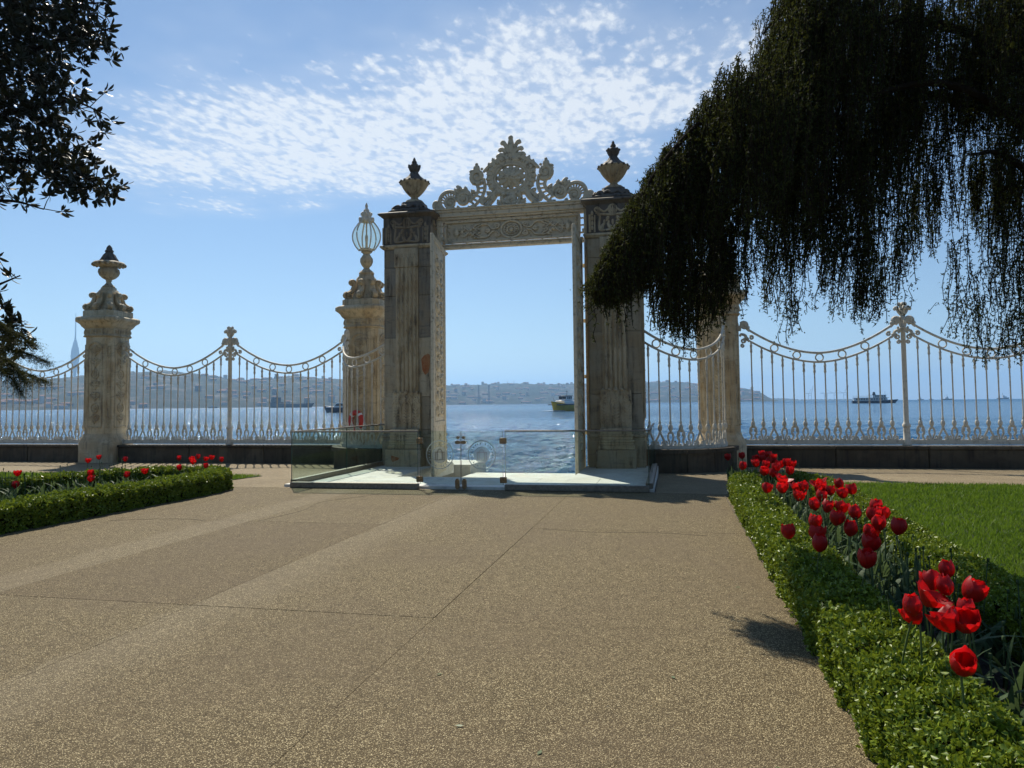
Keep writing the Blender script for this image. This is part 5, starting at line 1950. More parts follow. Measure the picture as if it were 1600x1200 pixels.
def tulip_foliage(label, spots, seed):
    """the mass of leaves and bare stalks nobody could count"""
    rg = np.random.default_rng(seed)
    mb_v, mb_f = [], []
    n0 = 0
    for (x, y, zb, k, sp) in spots:
        for j in range(k):
            V, F = blade(rg.uniform(0.2, 0.38), rg.uniform(0.03, 0.055), rg.uniform(0.1, 0.8), int(rg.integers(1, 9999)))
            a = rg.uniform(0, 2 * PI)
            V = np.array(V)
            V = np.stack([V[:, 0] * math.cos(a) - V[:, 1] * math.sin(a), V[:, 0] * math.sin(a) + V[:, 1] * math.cos(a), V[:, 2]], 1)
            V += (x + rg.normal(0, sp), y + rg.normal(0, sp), zb + 0.015)
            mb_v.append(V)
            mb_f.append(np.array(F) + n0)
            n0 += len(V)
        if rg.uniform() < 0.6:       # bare stalk with a seed head
            mb = MB()
            h = rg.uniform(0.35, 0.6)
            bx, by = x + rg.normal(0, sp), y + rg.normal(0, sp)
            mb.tube([(bx, by, zb + 0.01), (bx + 0.01, by, zb + h / 2), (bx + rg.normal(0, 0.03), by, zb + h)], 0.004, 4)
            e = mb.v[-1]
            V = np.array(mb.v)
            F = [f for f in mb.f if len(f) == 4]
            mb_v.append(V)
            mb_f.append(np.array(F) + n0)
            n0 += len(V)
            mb2 = MB().box((e[0], e[1], e[2] + 0.008), (0.012, 0.012, 0.024))
            mb_v.append(np.array(mb2.v))
            mb_f.append(np.array(mb2.f) + n0)
            n0 += len(mb2.v)
    o = link('tulip_foliage', np_mesh('tulip_foliage', np.concatenate(mb_v), np.concatenate(mb_f)), M_TLEAF)
    tag(o, label, 'foliage', None, 'stuff')


sp = []
rg2 = np.random.default_rng(5)
for i in range(230):
    v = rg2.uniform(-15.8, -5.1)
    sp.append((rg2.uniform(5.22, 5.92), v, 0.0, int(rg2.integers(2, 6)), 0.07))
for i in range(45):
    v = rg2.uniform(-5.0, -2.2)
    sp.append((rg2.uniform(5.1, 5.95), v, gz(v), 3, 0.06))
tulip_foliage('grey green tulip leaves and bare stalks between the right hedges', sp, 8)
sp = []
for i in range(170):
    v = rg2.uniform(-11.5, -5.3)
    sp.append((rg2.uniform(-7.0 + 0.15 * (v + 5), -5.0), v, 0.0, int(rg2.integers(2, 5)), 0.08))
tulip_foliage('tulip leaves and bare stalks in the left bed', sp, 9)

# ------------------------------------------------------------------ trees


def limb(mb, ctrl, r0, r1, n=8, seg=8):
    P = smooth_path(ctrl, n)
    mb.tube(P, np.linspace(r0, r1, len(P)) * (1 + 0.06 * np.sin(np.arange(len(P)) * 2.1)), seg)
    return P


def weeping_cedar():
    T0 = np.array([7.84, -9.57, 0.224])
    t = thing('weeping_cedar', 'large weeping cedar hanging in dark curtains over the right side', 'tree', tuple(T0))
    t.scale = (0.86, 0.86, 0.86)
    a1 = np.array([-0.9776, -0.2105, 0.0])     # the side the branches sweep out to
    a2 = np.array([-0.2105, 0.9776, 0.0])
    UP = np.array([0, 0, 1.0])
    def W(l, w, z):
        return a1 * l + a2 * w + UP * z
    tr = MB()
    limb(tr, [W(-1.3, 0.4, -0.55), W(-1.25, 0.4, 1.2), W(-1.2, 0.4, 3.2), W(-0.9, 0.2, 5.5), W(-0.6, 0.1, 8.0), W(-0.2, 0, 10.0)], 0.34, 0.10)
    tr.build('trunk', M_BARK, t)
    # arching limbs: (l, w, z)
    limbs = [[(-0.9, 0.2, 5.6), (1.6, -0.3, 6.2), (3.1, -0.5, 5.75), (4.2, -0.6, 5.0), (4.95, -0.7, 4.2), (5.45, -0.8, 3.2)],
             [(-0.9, 0.2, 4.9), (1.5, 0.5, 5.7), (2.9, 0.6, 5.6), (3.9, 0.4, 5.3), (4.35, 0.3, 4.6)],
             [(-0.9, 0.2, 4.2), (1.3, -0.9, 5.0), (2.4, -1.1, 5.0), (3.3, -1.0, 4.5)],
             [(-0.9, 0.2, 6.4), (1.4, 0.2, 7.4), (2.6, 0.1, 7.2), (3.4, 0.0, 6.2)],
             [(-0.9, 0.2, 7.2), (0.9, -0.6, 8.2), (2.0, -0.8, 8.0), (2.9, -0.7, 7.0)],
             [(-0.9, 0.2, 3.6), (0.9, -0.8, 4.3), (1.7, -1.3, 4.2)],
             [(-0.9, 0.2, 4.6), (0.3, -1.2, 5.2), (0.6, -1.9, 4.9), (0.9, -2.2, 4.0), (1.2, -2.3, 3.0)],
             [(-0.9, 0.2, 6.0), (-0.9, -0.8, 6.8), (-1.6, -1.2, 6.2), (-2.0, -1.3, 5.0)]]
    paths = []
    for L in limbs:
        mb = MB()
        P = limb(mb, [W(*q) for q in L], 0.065, 0.012, 8, 7)
        mb.build('limb', M_BARK, t)
        paths.append(P)
    rg = np.random.default_rng(101)
    # lower edge of the curtain: l along the sweep, z of the tips (gaps where the light comes through)
    fr = np.array([(-2.5, 2.2), (0.1, 2.0), (0.75, 2.05), (0.95, 2.0), (1.15, 2.25), (1.28, 2.15), (1.45, 2.4), (1.58, 3.3), (1.75, 3.4), (1.90, 2.75), (2.05, 2.6), (2.35, 2.45), (2.6, 2.55), (2.74, 3.1), (2.90, 3.45),
                   (3.02, 2.9), (3.14, 2.45), (3.28, 2.20), (3.40, 2.55), (3.54, 3.4), (3.70, 3.85), (3.82, 3.2), (3.96, 2.6), (4.15, 2.5), (4.40, 2.25), (4.62, 2.38), (4.80, 2.45), (4.95, 2.9), (5.08, 3.05), (5.20, 2.75), (5.38, 2.72), (5.52, 2.85), (5.75, 3.1)])
    top = np.array([(-2.5, 8.5), (0.0, 10.0), (2.6, 8.6), (3.25, 6.6), (3.38, 6.0), (3.5, 5.55), (4.15, 5.5), (4.3, 5.2), (4.55, 4.88), (4.85, 4.5), (5.2, 3.95), (5.45, 3.45), (5.62, 3.0), (5.75, 2.92)])
    CV, CD, CL = [], [], []
    tw = MB()
    SV, SF, nS = [], [], 0
    # branchlets hang in clumps; every strand is a thin hanging twig set with needle tufts
    clumps = []
    for k in range(450):
        l = rg.uniform(-2.4, 5.55) if k % 3 else rg.uniform(2.4, 5.6)
        zt, zb = np.interp(l, top[:, 0], top[:, 1]), np.interp(l, fr[:, 0], fr[:, 1])
        zc = min(zt, 6.9) if rg.uniform() < 0.86 else zt
        z0 = zb + 0.35 + max(0.05, zc - zb - 0.38) * rg.beta(1.25, 0.95)
        w = rg.normal(-0.35, 0.16 + 0.5 * min(1.0, max(0.0, (z0 - 3.4) / 1.8))) - (0.1 if l > 4 else 0)
        clumps.append((l, w, min(z0, zt - 0.03)))
    for k in range(290):                       # the thick upper mass
        l = rg.uniform(-1.8, 3.3)
        clumps.append((l, rg.normal(-0.2, 0.6), rg.uniform(4.5, 7.2)))
    for l in np.linspace(2.9, 5.66, 46):       # the outer rim of the sweep
        clumps.append((l, rg.normal(-0.45, 0.25), np.interp(l, top[:, 0], top[:, 1]) - rg.uniform(0.02, 0.14)))
    for (lc, wc, zc) in clumps:
        spread = rg.uniform(0.07, 0.15)
        lean = rg.normal(0.03, 0.05)
        clen = rg.uniform(0.6, 1.5)
        for k in range(int(rg.integers(9, 15))):
            l = lc + rg.normal(0, spread)
            w = wc + rg.normal(0, spread)
            l = min(l, 5.58)
            zb = np.interp(l, fr[:, 0], fr[:, 1])
            z0 = min(zc - abs(rg.normal(0, 0.10)), np.interp(l, top[:, 0], top[:, 1]) - 0.02)
            ln = min(clen * rg.uniform(0.55, 1.0), max(0.12, z0 - zb) * rg.uniform(0.8, 1.08))
            if rg.uniform() < 0.06:
                ln += rg.uniform(0.0, 0.35)
            m = max(4, int(ln / 0.026))
            s = np.linspace(0, 1, m)
            swl, sww = lean + rg.normal(0, 0.05), rg.normal(0, 0.05)
            arch = 0.10 * rg.uniform(0, 1)
            q = (a1 * (l + swl * s + arch * (1 - (1 - s) ** 2) + 0.02 * np.sin(s * 9 + k))[:, None] + a2 * (w + sww * s)[:, None] + UP * (z0 - ln * s ** 1.2)[:, None])
            CV.append(q + rg.normal(0, 0.014 + 0.01 * rg.uniform(), q.shape))
            CD.append(unit(rg.normal(0, 1, q.shape) + np.array([0, 0, -0.5])))
            CL.append(rg.uniform(0.022, 0.055, m))
            r = 0.0045
            A = np.stack([q[::3] + a1 * r, q[::3] - a1 * r], 1).reshape(-1, 3)
            mm = len(A) // 2
            if mm > 1:
                i = np.arange(mm - 1)[:, None] * 2
                SV.append(A)
                SF.append(np.concatenate([i, i + 1, i + 3, i + 2], 1) + nS)
                nS += len(A)
    C, D, Ln = np.concatenate(CV), np.concatenate(CD), np.concatenate(CL)
    V0, F0 = [], []
    base = 0
    for rep in range(3):
        Dr = unit(D + np.random.default_rng(rep).normal(0, 0.9, D.shape))
        S_ = unit(np.cross(Dr, np.random.default_rng(50 + rep).normal(0, 1, D.shape)))
        wd = 0.0066
        tri = np.stack([C - S_ * wd, C + S_ * wd, C + Dr * Ln[:, None]], 1).reshape(-1, 3)
        V0.append(tri)
        F0.append(np.arange(len(tri)).reshape(-1, 3) + base)
        base += len(tri)
    o = link('crown', np_mesh('crown', np.concatenate(V0), np.concatenate(F0)), M_CEDAR, t)
    o['kind'] = 'stuff'
    o = link('twigs', np_mesh('twigs', np.concatenate(SV), np.concatenate(SF)), M_BARK, t)
    o['kind'] = 'stuff'


weeping_cedar()


def magnolia():
    T0 = np.array([-12.96, -4.07, 0.0])
    t = thing('magnolia_tree', 'dark broad leaved magnolia reaching in at the upper left', 'tree', (T0[0], T0[1], gz(T0[1])))
    a1 = np.array([0.9776, 0.2105, 0.0])
    a2 = np.array([-0.2105, 0.9776, 0.0])
    UP = np.array([0, 0, 1.0])
    def W(l, w, z):
        return a1 * l + a2 * w + UP * z
    D0 = 16.2
    # crown outline facing the path: reach l from the trunk against height
    def lx(px, d=D0):
        return 13.5 + (px - 800) / 1145 * d
    def zz(py, d=D0):
        return 1.6 + (634 - py) / 1145 * d
    tr = MB()
    limb(tr, [W(0, 0, -0.1), W(0.1, 0, 2.0), W(0.0, 0.1, 5.0), W(0.2, 0, 8.5), W(0.2, 0, 12.0)], 0.30, 0.08)
    tr.build('trunk', M_BARK, t)
    brs = [[(0.1, 0, 6.2), (1.4, -0.8, 7.2), (2.8, -1.2, 7.2), (3.9, -1.3, 6.9), (4.7, -1.3, 6.45)],
           [(0.1, 0, 6.8), (1.4, -1.0, 8.0), (2.8, -1.5, 8.3), (3.8, -1.6, 8.4), (4.4, -1.5, 8.2)],
           [(0.1, 0, 7.8), (1.4, -0.7, 9.2), (2.8, -1.2, 9.8), (3.9, -1.4, 10.0), (4.55, -1.4, 10.15)],
           [(0.1, 0, 8.8), (1.6, -0.9, 10.4), (3.0, -1.3, 10.9), (4.1, -1.3, 10.8)],
           [(0.1, 0, 5.4), (1.0, -0.9, 6.2), (2.2, -1.2, 6.3), (3.0, -1.2, 6.1)],
           [(0.1, 0, 3.0), (0.9, -0.9, 4.0), (1.8, -1.2, 4.3), (2.5, -1.2, 4.6)],
           [(0.1, 0, 2.2), (1.0, -0.9, 3.0), (2.0, -1.2, 3.2), (2.65, -1.2, 3.3)]]
    P_all = []
    for B in brs:
        mb = MB()
        P = limb(mb, [W(*q) for q in B], 0.075, 0.014, 8, 7)
        mb.build('limb', M_BARK, t)
        P_all.append(P)
    PA = np.concatenate(P_all)
    # leaf clusters
    edge = np.array([(-30, 150), (0, 150), (20, 165), (45, 158), (62, 138), (80, 120), (100, 140), (125, 142), (145, 128), (165, 152), (185, 152), (200, 116), (215, 122), (232, 145), (262, 172), (288, 180), (303, 168), (312, 30)])
    rg = np.random.default_rng(404)
    cl = []
    while len(cl) < 780:
        py, px = rg.uniform(-60, 312), rg.uniform(-90, 182)
        e = np.interp(py, edge[:, 0], edge[:, 1])
        if px > e - 6:
            continue
        if py > 268 and px < 92 and rg.uniform() < 0.8:
            continue
        if px > e - 45 and rg.uniform() < 0.42:
            continue
        cl.append((lx(px), rg.normal(-1.3, 0.55), zz(py)))
    for (px, py) in ((178, 268), (180, 285), (140, 295), (128, 288), (155, 296), (166, 292), (160, 172), (150, 180), (148, 190), (165, 22), (160, 30), (158, 45), (145, 60), (150, 122), (8, 304), (22, 308), (30, 303),
                     (3, 395), (6, 420), (2, 450), (18, 485), (25, 492), (30, 510), (12, 505), (22, 522), (35, 526), (8, 530), (28, 538), (4, 512), (15, 545), (3, 470), (10, 490), (20, 500), (36, 500), (40, 515), (14, 518), (26, 530), (5, 540), (2, 525), (32, 545), (8, 480), (22, 478)):
        cl.append((lx(px), rg.normal(-1.3, 0.2), zz(py)))
    tw = MB()
    centers, dirs, lens = [], [], []
    for (l, w, z) in cl:
        c = W(l, w, z)
        j = np.argmin(np.linalg.norm(PA - c, axis=1))
        b = PA[j]
        d = unit(c - b) if np.linalg.norm(c - b) > 0.05 else np.array([1, 0, 0.0])
        mid = (b + c) / 2 + rg.normal(0, 0.05, 3)
        if np.linalg.norm(c - b) < 1.6:
            tw.tube([b, mid, c], [0.012, 0.009, 0.006], 4)
        ax = unit(d * 0.7 + a1 * 0.5 + rg.normal(0, 0.35, 3) + UP * 0.1)
        for q in range(int(rg.integers(8, 13))):
            dd = unit(ax * rg.uniform(0.1, 0.9) + rg.normal(0, 0.75, 3))
            L = rg.uniform(0.15, 0.25)
            centers.append(c + dd * (0.03 + L * 0.5) - ax * rg.uniform(0, 0.10))
            dirs.append(dd)
            lens.append(L)
    o = tw.build('twigs', M_BARK, t)
    o['kind'] = 'stuff'
    centers, dirs, lens = np.array(centers), np.array(dirs), np.array(lens)
    # the leaves that stand out along the edge are single leaves, the rest one mass
    out = centers @ a1 - np.interp(centers[:, 2], np.sort(np.array([zz(p) for p in edge[:, 0]])), np.array([lx(p) for p in edge[::-1, 1]]))
    low = centers[:, 2] < 5.2
    score = out + low * 5
    order = np.argsort(-score)
    single, mass = order[:290], order[290:]
    lm = MB()
    pr = [(-0.5, 0.0), (-0.3, 0.13), (-0.05, 0.18), (0.2, 0.165), (0.38, 0.09), (0.5, 0.0)]
    V = [(x, 0, -0.10 * x * x) for x, y in pr] + [(x, y, 0.06 * y / 0.18 - 0.10 * x * x) for x, y in pr[1:-1]] + [(x, -y, 0.06 * y / 0.18 - 0.10 * x * x) for x, y in pr[1:-1]]
    F = [(0, 1, 6), (1, 2, 7, 6), (2, 3, 8, 7), (3, 4, 9, 8), (4, 5, 9), (0, 10, 1), (1, 10, 11, 2), (2, 11, 12, 3), (3, 12, 13, 4), (4, 13, 5)]
    lm.add(V, F)
    me = lm.mesh('leaf', 60)
    me.materials.append(M_MAGNOLIA)
    for k in single:
        x = Vector(dirs[k])
        s = x.cross(Vector(rg.normal(0, 1, 3) + np.array([0, 0, 2.0]))).normalized()
        n = x.cross(s)
        M = Matrix((x, s, n)).transposed().to_4x4()
        o = link('leaf', me, None, t)
        o.matrix_local = Matrix.Translation(centers[k]) @ M @ Matrix.Scale(lens[k], 4)
    C, D, Ls = centers[mass], dirs[mass], lens[mass]
    S_ = unit(np.cross(D, rg.normal(0, 1, D.shape) + np.array([0, 0, 1.2])))
    N_ = np.cross(D, S_)
    LV = np.array(V)
    tri = np.array([(0, 1, 6), (1, 7, 6), (1, 2, 7), (2, 8, 7), (2, 3, 8), (3, 9, 8), (3, 4, 9), (4, 5, 9), (0, 10, 1), (1, 10, 11), (1, 11, 2), (2, 11, 12), (2, 12, 3), (3, 12, 13), (3, 13, 4), (4, 13, 5)])
    W_ = C[:, None, :] + Ls[:, None, None] * (LV[None, :, 0:1] * D[:, None, :] + LV[None, :, 1:2] * S_[:, None, :] + LV[None, :, 2:3] * N_[:, None, :])
    nv = LV.shape[0]
    FF = (tri[None] + (np.arange(len(C)) * nv)[:, None, None]).reshape(-1, 3)
    o = link('crown', np_mesh('crown', W_.reshape(-1, 3), FF), M_MAGNOLIA, t)
    o['kind'] = 'stuff'


magnolia()


def conifer():
    T0 = np.array([-9.9, -6.4, 0.0])
    t = thing('young_conifer', 'feathery yellow green conifer branch drooping in at the left edge', 'tree', (T0[0], T0[1], 0.0))
    a1 = np.array([0.9776, 0.2105, 0.0])
    a2 = np.array([-0.2105, 0.9776, 0.0])
    UP = np.array([0, 0, 1.0])
    mb = MB()
    limb(mb, [(0, 0, -0.05), (0.05, 0, 1.0), (0, 0.05, 2.2), (0.05, 0, 3.8), (0, 0, 5.0)], 0.10, 0.02)
    mb.build('trunk', M_BARK, t)
    rg = np.random.default_rng(66)
    VV, FF, n0 = [], [], 0
    br = MB()
    for k in range(26):
        z0 = 2.25 + 2.6 * (k % 13) / 13
        a = rg.uniform(-0.9, 0.9) if k < 18 else rg.uniform(0.9, 5.3)
        ln = (1.62 - 0.5 * (z0 - 2.25)) * rg.uniform(0.6, 1.05)
        d = a1 * math.cos(a) + a2 * math.sin(a)
        P = smooth_path([UP * z0, UP * (z0 + 0.18) + d * ln * 0.35, UP * (z0 + 0.12) + d * ln * 0.7, UP * (z0 - rg.uniform(0.05, 0.4)) + d * ln], 12)
        br.tube(P, np.linspace(0.022, 0.005, len(P)), 5)
        for p in P[4:]:
            for q in range(16):
                sd = unit(rg.normal(0, 1, 3) * (1, 1, 0.6) + np.array([0, 0, -0.55]) + d * 0.5)
                L = rg.uniform(0.08, 0.30)
                ts = np.linspace(0.1, 1, 9)
                pts = p + sd * (L * ts)[:, None] + UP * (-0.05 * ts ** 2)[:, None]
                dr = unit(rg.normal(0, 1, pts.shape) + sd * 0.7)
                s_ = unit(np.cross(dr, rg.normal(0, 1, pts.shape))) * 0.005
                tri = np.stack([pts - s_, pts + s_, pts + dr * 0.045], 1).reshape(-1, 3)
                VV.append(tri)
                FF.append(np.arange(len(tri)).reshape(-1, 3) + n0)
                n0 += len(tri)
    br.build('branches', M_BARK, t)['kind'] = 'stuff'
    o = link('crown', np_mesh('crown', np.concatenate(VV), np.concatenate(FF)), M_CONIFER, t)
    o['kind'] = 'stuff'


conifer()

# thin metal edging along the right hedge and a few leaves on the path
ed = MB()
ed.tube([(4.775, v, 0.012) for v in np.linspace(-16.5, -5.5, 40)], 0.006, 5)
for v in np.linspace(-16.2, -5.8, 14):
    ed.box((4.777, v, 0.008), (0.01, 0.05, 0.03))
tag(ed.build('path_edging', M_WALL), 'thin dark metal edging between the path and the right hedge', 'edging')
lfm = MB()
lfm.add([(-0.5, 0, 0.02), (-0.1, 0.2, 0.10), (0.25, 0.14, 0.08), (0.5, 0, 0.14), (0.25, -0.14, 0.05), (-0.1, -0.2, 0.06)], [(0, 5, 4, 3, 2, 1)])
lfm = lfm.mesh('fallen_leaf', 60)
lfm.materials.append(M_STEM)
for k, (x, y, lab) in enumerate(((2.86, -14.75, 'small green leaf on the path, left of the near hedge'), (3.30, -14.95, 'curled green leaf on the path nearest the camera'), (4.35, -14.9, 'yellowish leaf on the path by the hedge edging'),
                                 (2.55, -14.1, 'pale leaf fleck in the middle of the path'), (3.9, -13.9, 'leaf on the path beside the tree shadow'), (4.45, -11.7, 'tiny leaf on the path by the far hedge side'))):
    o = link('fallen_leaf', lfm, None, None, (x, y, 0.004), (0, 0, k * 1.3), 0.045)
    tag(o, lab, 'leaf', 'leaves fallen on the path')

# ------------------------------------------------------------------ boats and ships
SEA = -1.6


def hull(L, B, H, draft, sheer=0.4, flare=0.25, bow=0.34, n=14):
    """hull along +x (bow at +L/2), waterline at z = 0"""
    loops = []
    for i in range(n):
        s = i / (n - 1)
        x = -L / 2 + L * s
        tb = 1.0 if s < 1 - bow else max(0.02, 1 - ((s - 1 + bow) / bow) ** 2.0)
        tb *= 0.86 + 0.14 * min(1, s / 0.15)
        b = B / 2 * tb
        top = H + sheer * max(0, (s - 0.45) / 0.55) ** 2
        rake = 0.10 * L * max(0, (s - 0.8) / 0.2) ** 1.5
        loops.append([(x + rake, -b, top), (x + rake * 0.4, -b * (1 - flare * max(0, s - 0.5) * 1.2), top * 0.35), (x, -b * 0.75 * (1 - flare), -draft), (x, b * 0.75 * (1 - flare), -draft), (x + rake * 0.4, b * (1 - flare * max(0, s - 0.5) * 1.2), top * 0.35), (x + rake, b, top)])
    return MB().rings(loops)


def boat(name, label, cat, az, dist, heading):
    p = at_far(az, dist, SEA)
    return thing(name, label, cat, tuple(p), heading)


def windows(t, x0, x1, n, y, z, w, h, mat=M_DARKGLASS, both=True):
    for k in range(n):
        x = x0 + (x1 - x0) * (k + 0.5) / n
        for s in ((-1, 1) if both else (-1,)):
            MB().box((x, s * y, z), (w, 0.06, h)).build('window', mat, t, smooth=0)


def foam(label, az, dist, heading, L, wd, back):
    p = at_far(az, dist, SEA + 0.16)
    o = MB()
    rgf = np.random.default_rng(int(abs(az) * 1000))
    L1, L2 = [], []
    xs = np.linspace(back, back - L, 16)
    V, F = [], []
    for i, x in enumerate(xs):
        ww = wd * (0.5 + 0.5 * i / 15) * rgf.uniform(0.7, 1.1)
        V += [(x, -ww / 2, 0), (x, ww / 2, 0), (x, ww / 2, 0.12), (x, -ww / 2, 0.12)]
    o.rings([V[i * 4:i * 4 + 4] for i in range(16)])
    ob = o.build('wake', M_FOAM, None, tuple(p))
    ob.rotation_euler = (0, 0, heading)
    tag(ob, label, 'wake', None, 'stuff')


# yellow launch coming towards the gate
hd = -PI / 2 - 0.45
t = boat('launch', 'yellow hulled launch with white wheelhouse, half behind the right gate leaf', 'boat', -0.139, 285, hd)
hull(17, 6.2, 2.3, 0.8, 1.5).build('hull', M_YELLOW, t)
MB().box((0.5, 0, 2.5), (15, 6.3, 0.35), 0.1).build('rubbing_strake', M_NAVY, t)
MB().box((0, 0, 3.3), (8.5, 4.6, 1.5), 0.25).build('cabin', M_WHITE, t)
MB().box((0.4, 0, 4.9), (4.2, 3.8, 1.7), 0.2).build('wheelhouse', M_WHITE, t)
MB().box((2.52, 0, 5.05), (0.08, 3.3, 0.85)).build('windscreen', M_DARKGLASS, t)
windows(t, -1.2, 2.2, 3, 1.91, 5.05, 0.8, 0.8)
MB().box((0.3, 0, 5.86), (4.8, 4.3, 0.18), 0.05).build('roof', M_NAVY, t)
MB().tube([(-0.5, 0, 5.9), (-0.5, 0, 8.0)], 0.07, 6).box((-0.5, 0, 7.5), (0.1, 1.2, 0.1)).build('mast', M_NAVY, t)
MB().tube([(8.0, 0, 3.9), (8.6, 0, 5.2)], 0.05, 6).build('jackstaff', M_NAVY, t)
foam('white bow wave of the yellow launch', -0.147, 282, hd, 7, 8, 10)

# white motor yacht behind the lantern pillar
t = boat('motor_yacht', 'dark hulled motor yacht with layered white decks beside the lantern pillar', 'yacht', -0.435, 325, PI - 0.42)
hull(25, 6, 2.1, 0.6, 1.0, 0.3, 0.42).build('hull', M_NAVY, t)
MB().box((0, 0, 2.32), (20.5, 5.2, 0.42), 0.12).build('deck', M_WHITE, t)
MB().prism([(-9, 2.5), (5.5, 2.5), (3.2, 4.2), (-8, 4.2)], 1, -2.3, 2.3).build('saloon', M_WHITE, t)
MB().prism([(-7.5, 2.95), (4.4, 2.95), (3.5, 3.7), (-7, 3.7)], 1, -2.36, 2.36).build('window_band', M_DARKGLASS, t)
MB().box((-3.2, 0, 4.32), (12, 4.8, 0.22), 0.08).build('flybridge_deck', M_WHITE, t)
MB().prism([(-6.5, 4.4), (1.0, 4.4), (-0.4, 5.3), (-5.8, 5.3)], 1, -1.7, 1.7).build('flybridge', M_NAVY, t)
MB().box((-3.4, 0, 6.3), (7, 3.8, 0.18), 0.06).build('hardtop', M_WHITE, t)
mb = MB()
for x in (-6.3, -0.8):
    for y in (-1.6, 1.6):
        mb.tube([(x, y, 5.2), (x + 0.5, y, 6.3)], 0.09, 5)
mb.build('hardtop_supports', M_WHITE, t)

# passenger ferry on the right
t = boat('passenger_ferry', 'two deck passenger ferry with dark hull, seen through the right fence', 'ferry', 0.2445, 700, 0.10 - 0.2)
hull(33, 7.5, 2.2, 0.8, 1.0, 0.2, 0.28).build('hull', M_NAVY, t)
MB().box((-2.2, 0, 3.35), (26, 6.8, 2.3), 0.15).build('lower_deck_house', M_WHITE, t)
windows(t, -14, 9.5, 12, 3.43, 3.5, 1.35, 1.15)
MB().box((-2.0, 0, 4.62), (28, 7.3, 0.22), 0.05).build('upper_deck', M_NAVY, t)
MB().box((5.2, 0, 5.8), (9.5, 5.6, 2.1), 0.15).build('upper_deck_house', M_WHITE, t)
windows(t, 1.2, 9.4, 5, 2.83, 6.0, 1.1, 0.95)
MB().box((3.5, 0, 6.95), (14.5, 6.2, 0.2), 0.05).build('roof', M_NAVY, t)
MB().prism([(-0.5, 7.0), (2.2, 7.0), (1.6, 9.6), (0.2, 9.6)], 1, -0.9, 0.9).build('funnel', M_GREYHULL, t)
mb = MB()
for k in range(9):
    x = -15.2 + 1.9 * k
    for y in (-3.5, 3.5):
        mb.tube([(x, y, 4.7), (x, y, 6.3)], 0.07, 4)
for y in (-3.5, 3.5):
    for z in (5.6, 6.3):
        mb.tube([(-15.2, y, z), (0.2, y, z)], 0.07, 4)
mb.build('stern_railing', M_WHITE, t)
MB().tube([(9.5, 0, 7.0), (9.5, 0, 10.0)], 0.09, 5).build('mast', M_GREYHULL, t)
foam('white wake trailing the passenger ferry', 0.2445, 700, -0.10, 30, 5, -16)

# long cargo ship on the left
t = boat('cargo_ship', 'long low grey cargo ship with stern superstructure off the far shore', 'ship', -0.505, 1235, -0.52)
hull(112, 16, 5.0, 2, 2.0, 0.15, 0.12).build('hull', M_GREYHULL, t)
MB().box((-44, 0, 7.2), (22, 14, 4.4), 0.3).build('poop_deck', M_GREYHULL, t)
MB().box((-46, 0, 12), (11, 12, 5.4), 0.3).build('superstructure', M_GREYHULL, t)
MB().box((-45, 0, 16), (7, 14, 2.6), 0.3).build('bridge', M_GREYHULL, t)
MB().prism([(-51, 9), (-55, 9), (-54, 15), (-51.5, 15)], 1, -2, 2).build('funnel', M_GREYHULL, t)
MB().tube([(-45, 0, 17), (-45, 0, 24)], 0.35, 6).build('mast', M_GREYHULL, t)
MB().box((8, 0, 5.9), (70, 11, 1.6), 0.3).build('hatch_covers', M_GREYHULL, t)
MB().tube([(50, 0, 6), (50, 0, 13)], 0.3, 6).build('foremast', M_GREYHULL, t)


def small_ship(label, az, dist, heading, L, k):
    t = boat('distant_ship', label, 'ship', az, dist, heading)
    hull(L, L * 0.22, L * 0.09, L * 0.03, L * 0.05).build('hull', M_GREYHULL, t)
    MB().box((-L * 0.05 * k, 0, L * 0.16), (L * 0.34, L * 0.16, L * 0.15), 0.2).build('superstructure', M_WHITE, t)
    MB().box((-L * 0.02 * k, 0, L * 0.28), (L * 0.16, L * 0.13, L * 0.10), 0.1).build('bridge', M_WHITE, t)
    MB().tube([(0, 0, L * 0.3), (0, 0, L * 0.55)], L * 0.012, 5).build('mast', M_GREYHULL, t)


small_ship('distant tug with tall mast heading along the right horizon', 0.3227, 2300, 0.1, 27, 1)
small_ship('faint white boat on the horizon just right of the iron post', 0.2955, 2600, 0.3, 20, 1)
small_ship('tiny boat on the horizon left of the tug', 0.307, 2700, 2.8, 14, -1)
small_ship('grey freighter on the horizon at the far right', 0.377, 3000, 0.2, 38, -3)
small_ship('small white motor boat below the hills on the left', -0.6, 1500, 0.4, 16, 1)

# ------------------------------------------------------------------ things on the far shore
bm_cache = {}


def far_building(kind):
    if kind not in bm_cache:
        mb = MB()
        if kind == 0:
            mb.box((0, 0, 4), (14, 10, 12))
        elif kind == 1:
            mb.box((0, 0, 4), (26, 12, 10))
        elif kind == 2:
            mb.box((0, 0, 8), (14, 14, 22))
        else:
            mb.box((0, 0, 3), (44, 14, 9))
        m = mb.mesh('wall', 0)
        m.materials.append(M_BUILD)
        rf = MB()
        w, d, z = ((14, 10, 10), (26, 12, 9), (14, 14, 19), (44, 14, 7.5))[kind]
        rf.rings([[(-w / 2 - .5, -d / 2 - .5, z), (w / 2 + .5, -d / 2 - .5, z), (w / 2 + .5, d / 2 + .5, z), (-w / 2 - .5, d / 2 + .5, z)], [(-w / 4, -.3, z + 2.6), (w / 4, -.3, z + 2.6), (w / 4, .3, z + 2.6), (-w / 4, .3, z + 2.6)]])
        m2 = rf.mesh('roof', 0)
        m2.materials.append(M_ROOF)
        bm_cache[kind] = (m, m2)
    return bm_cache[kind]


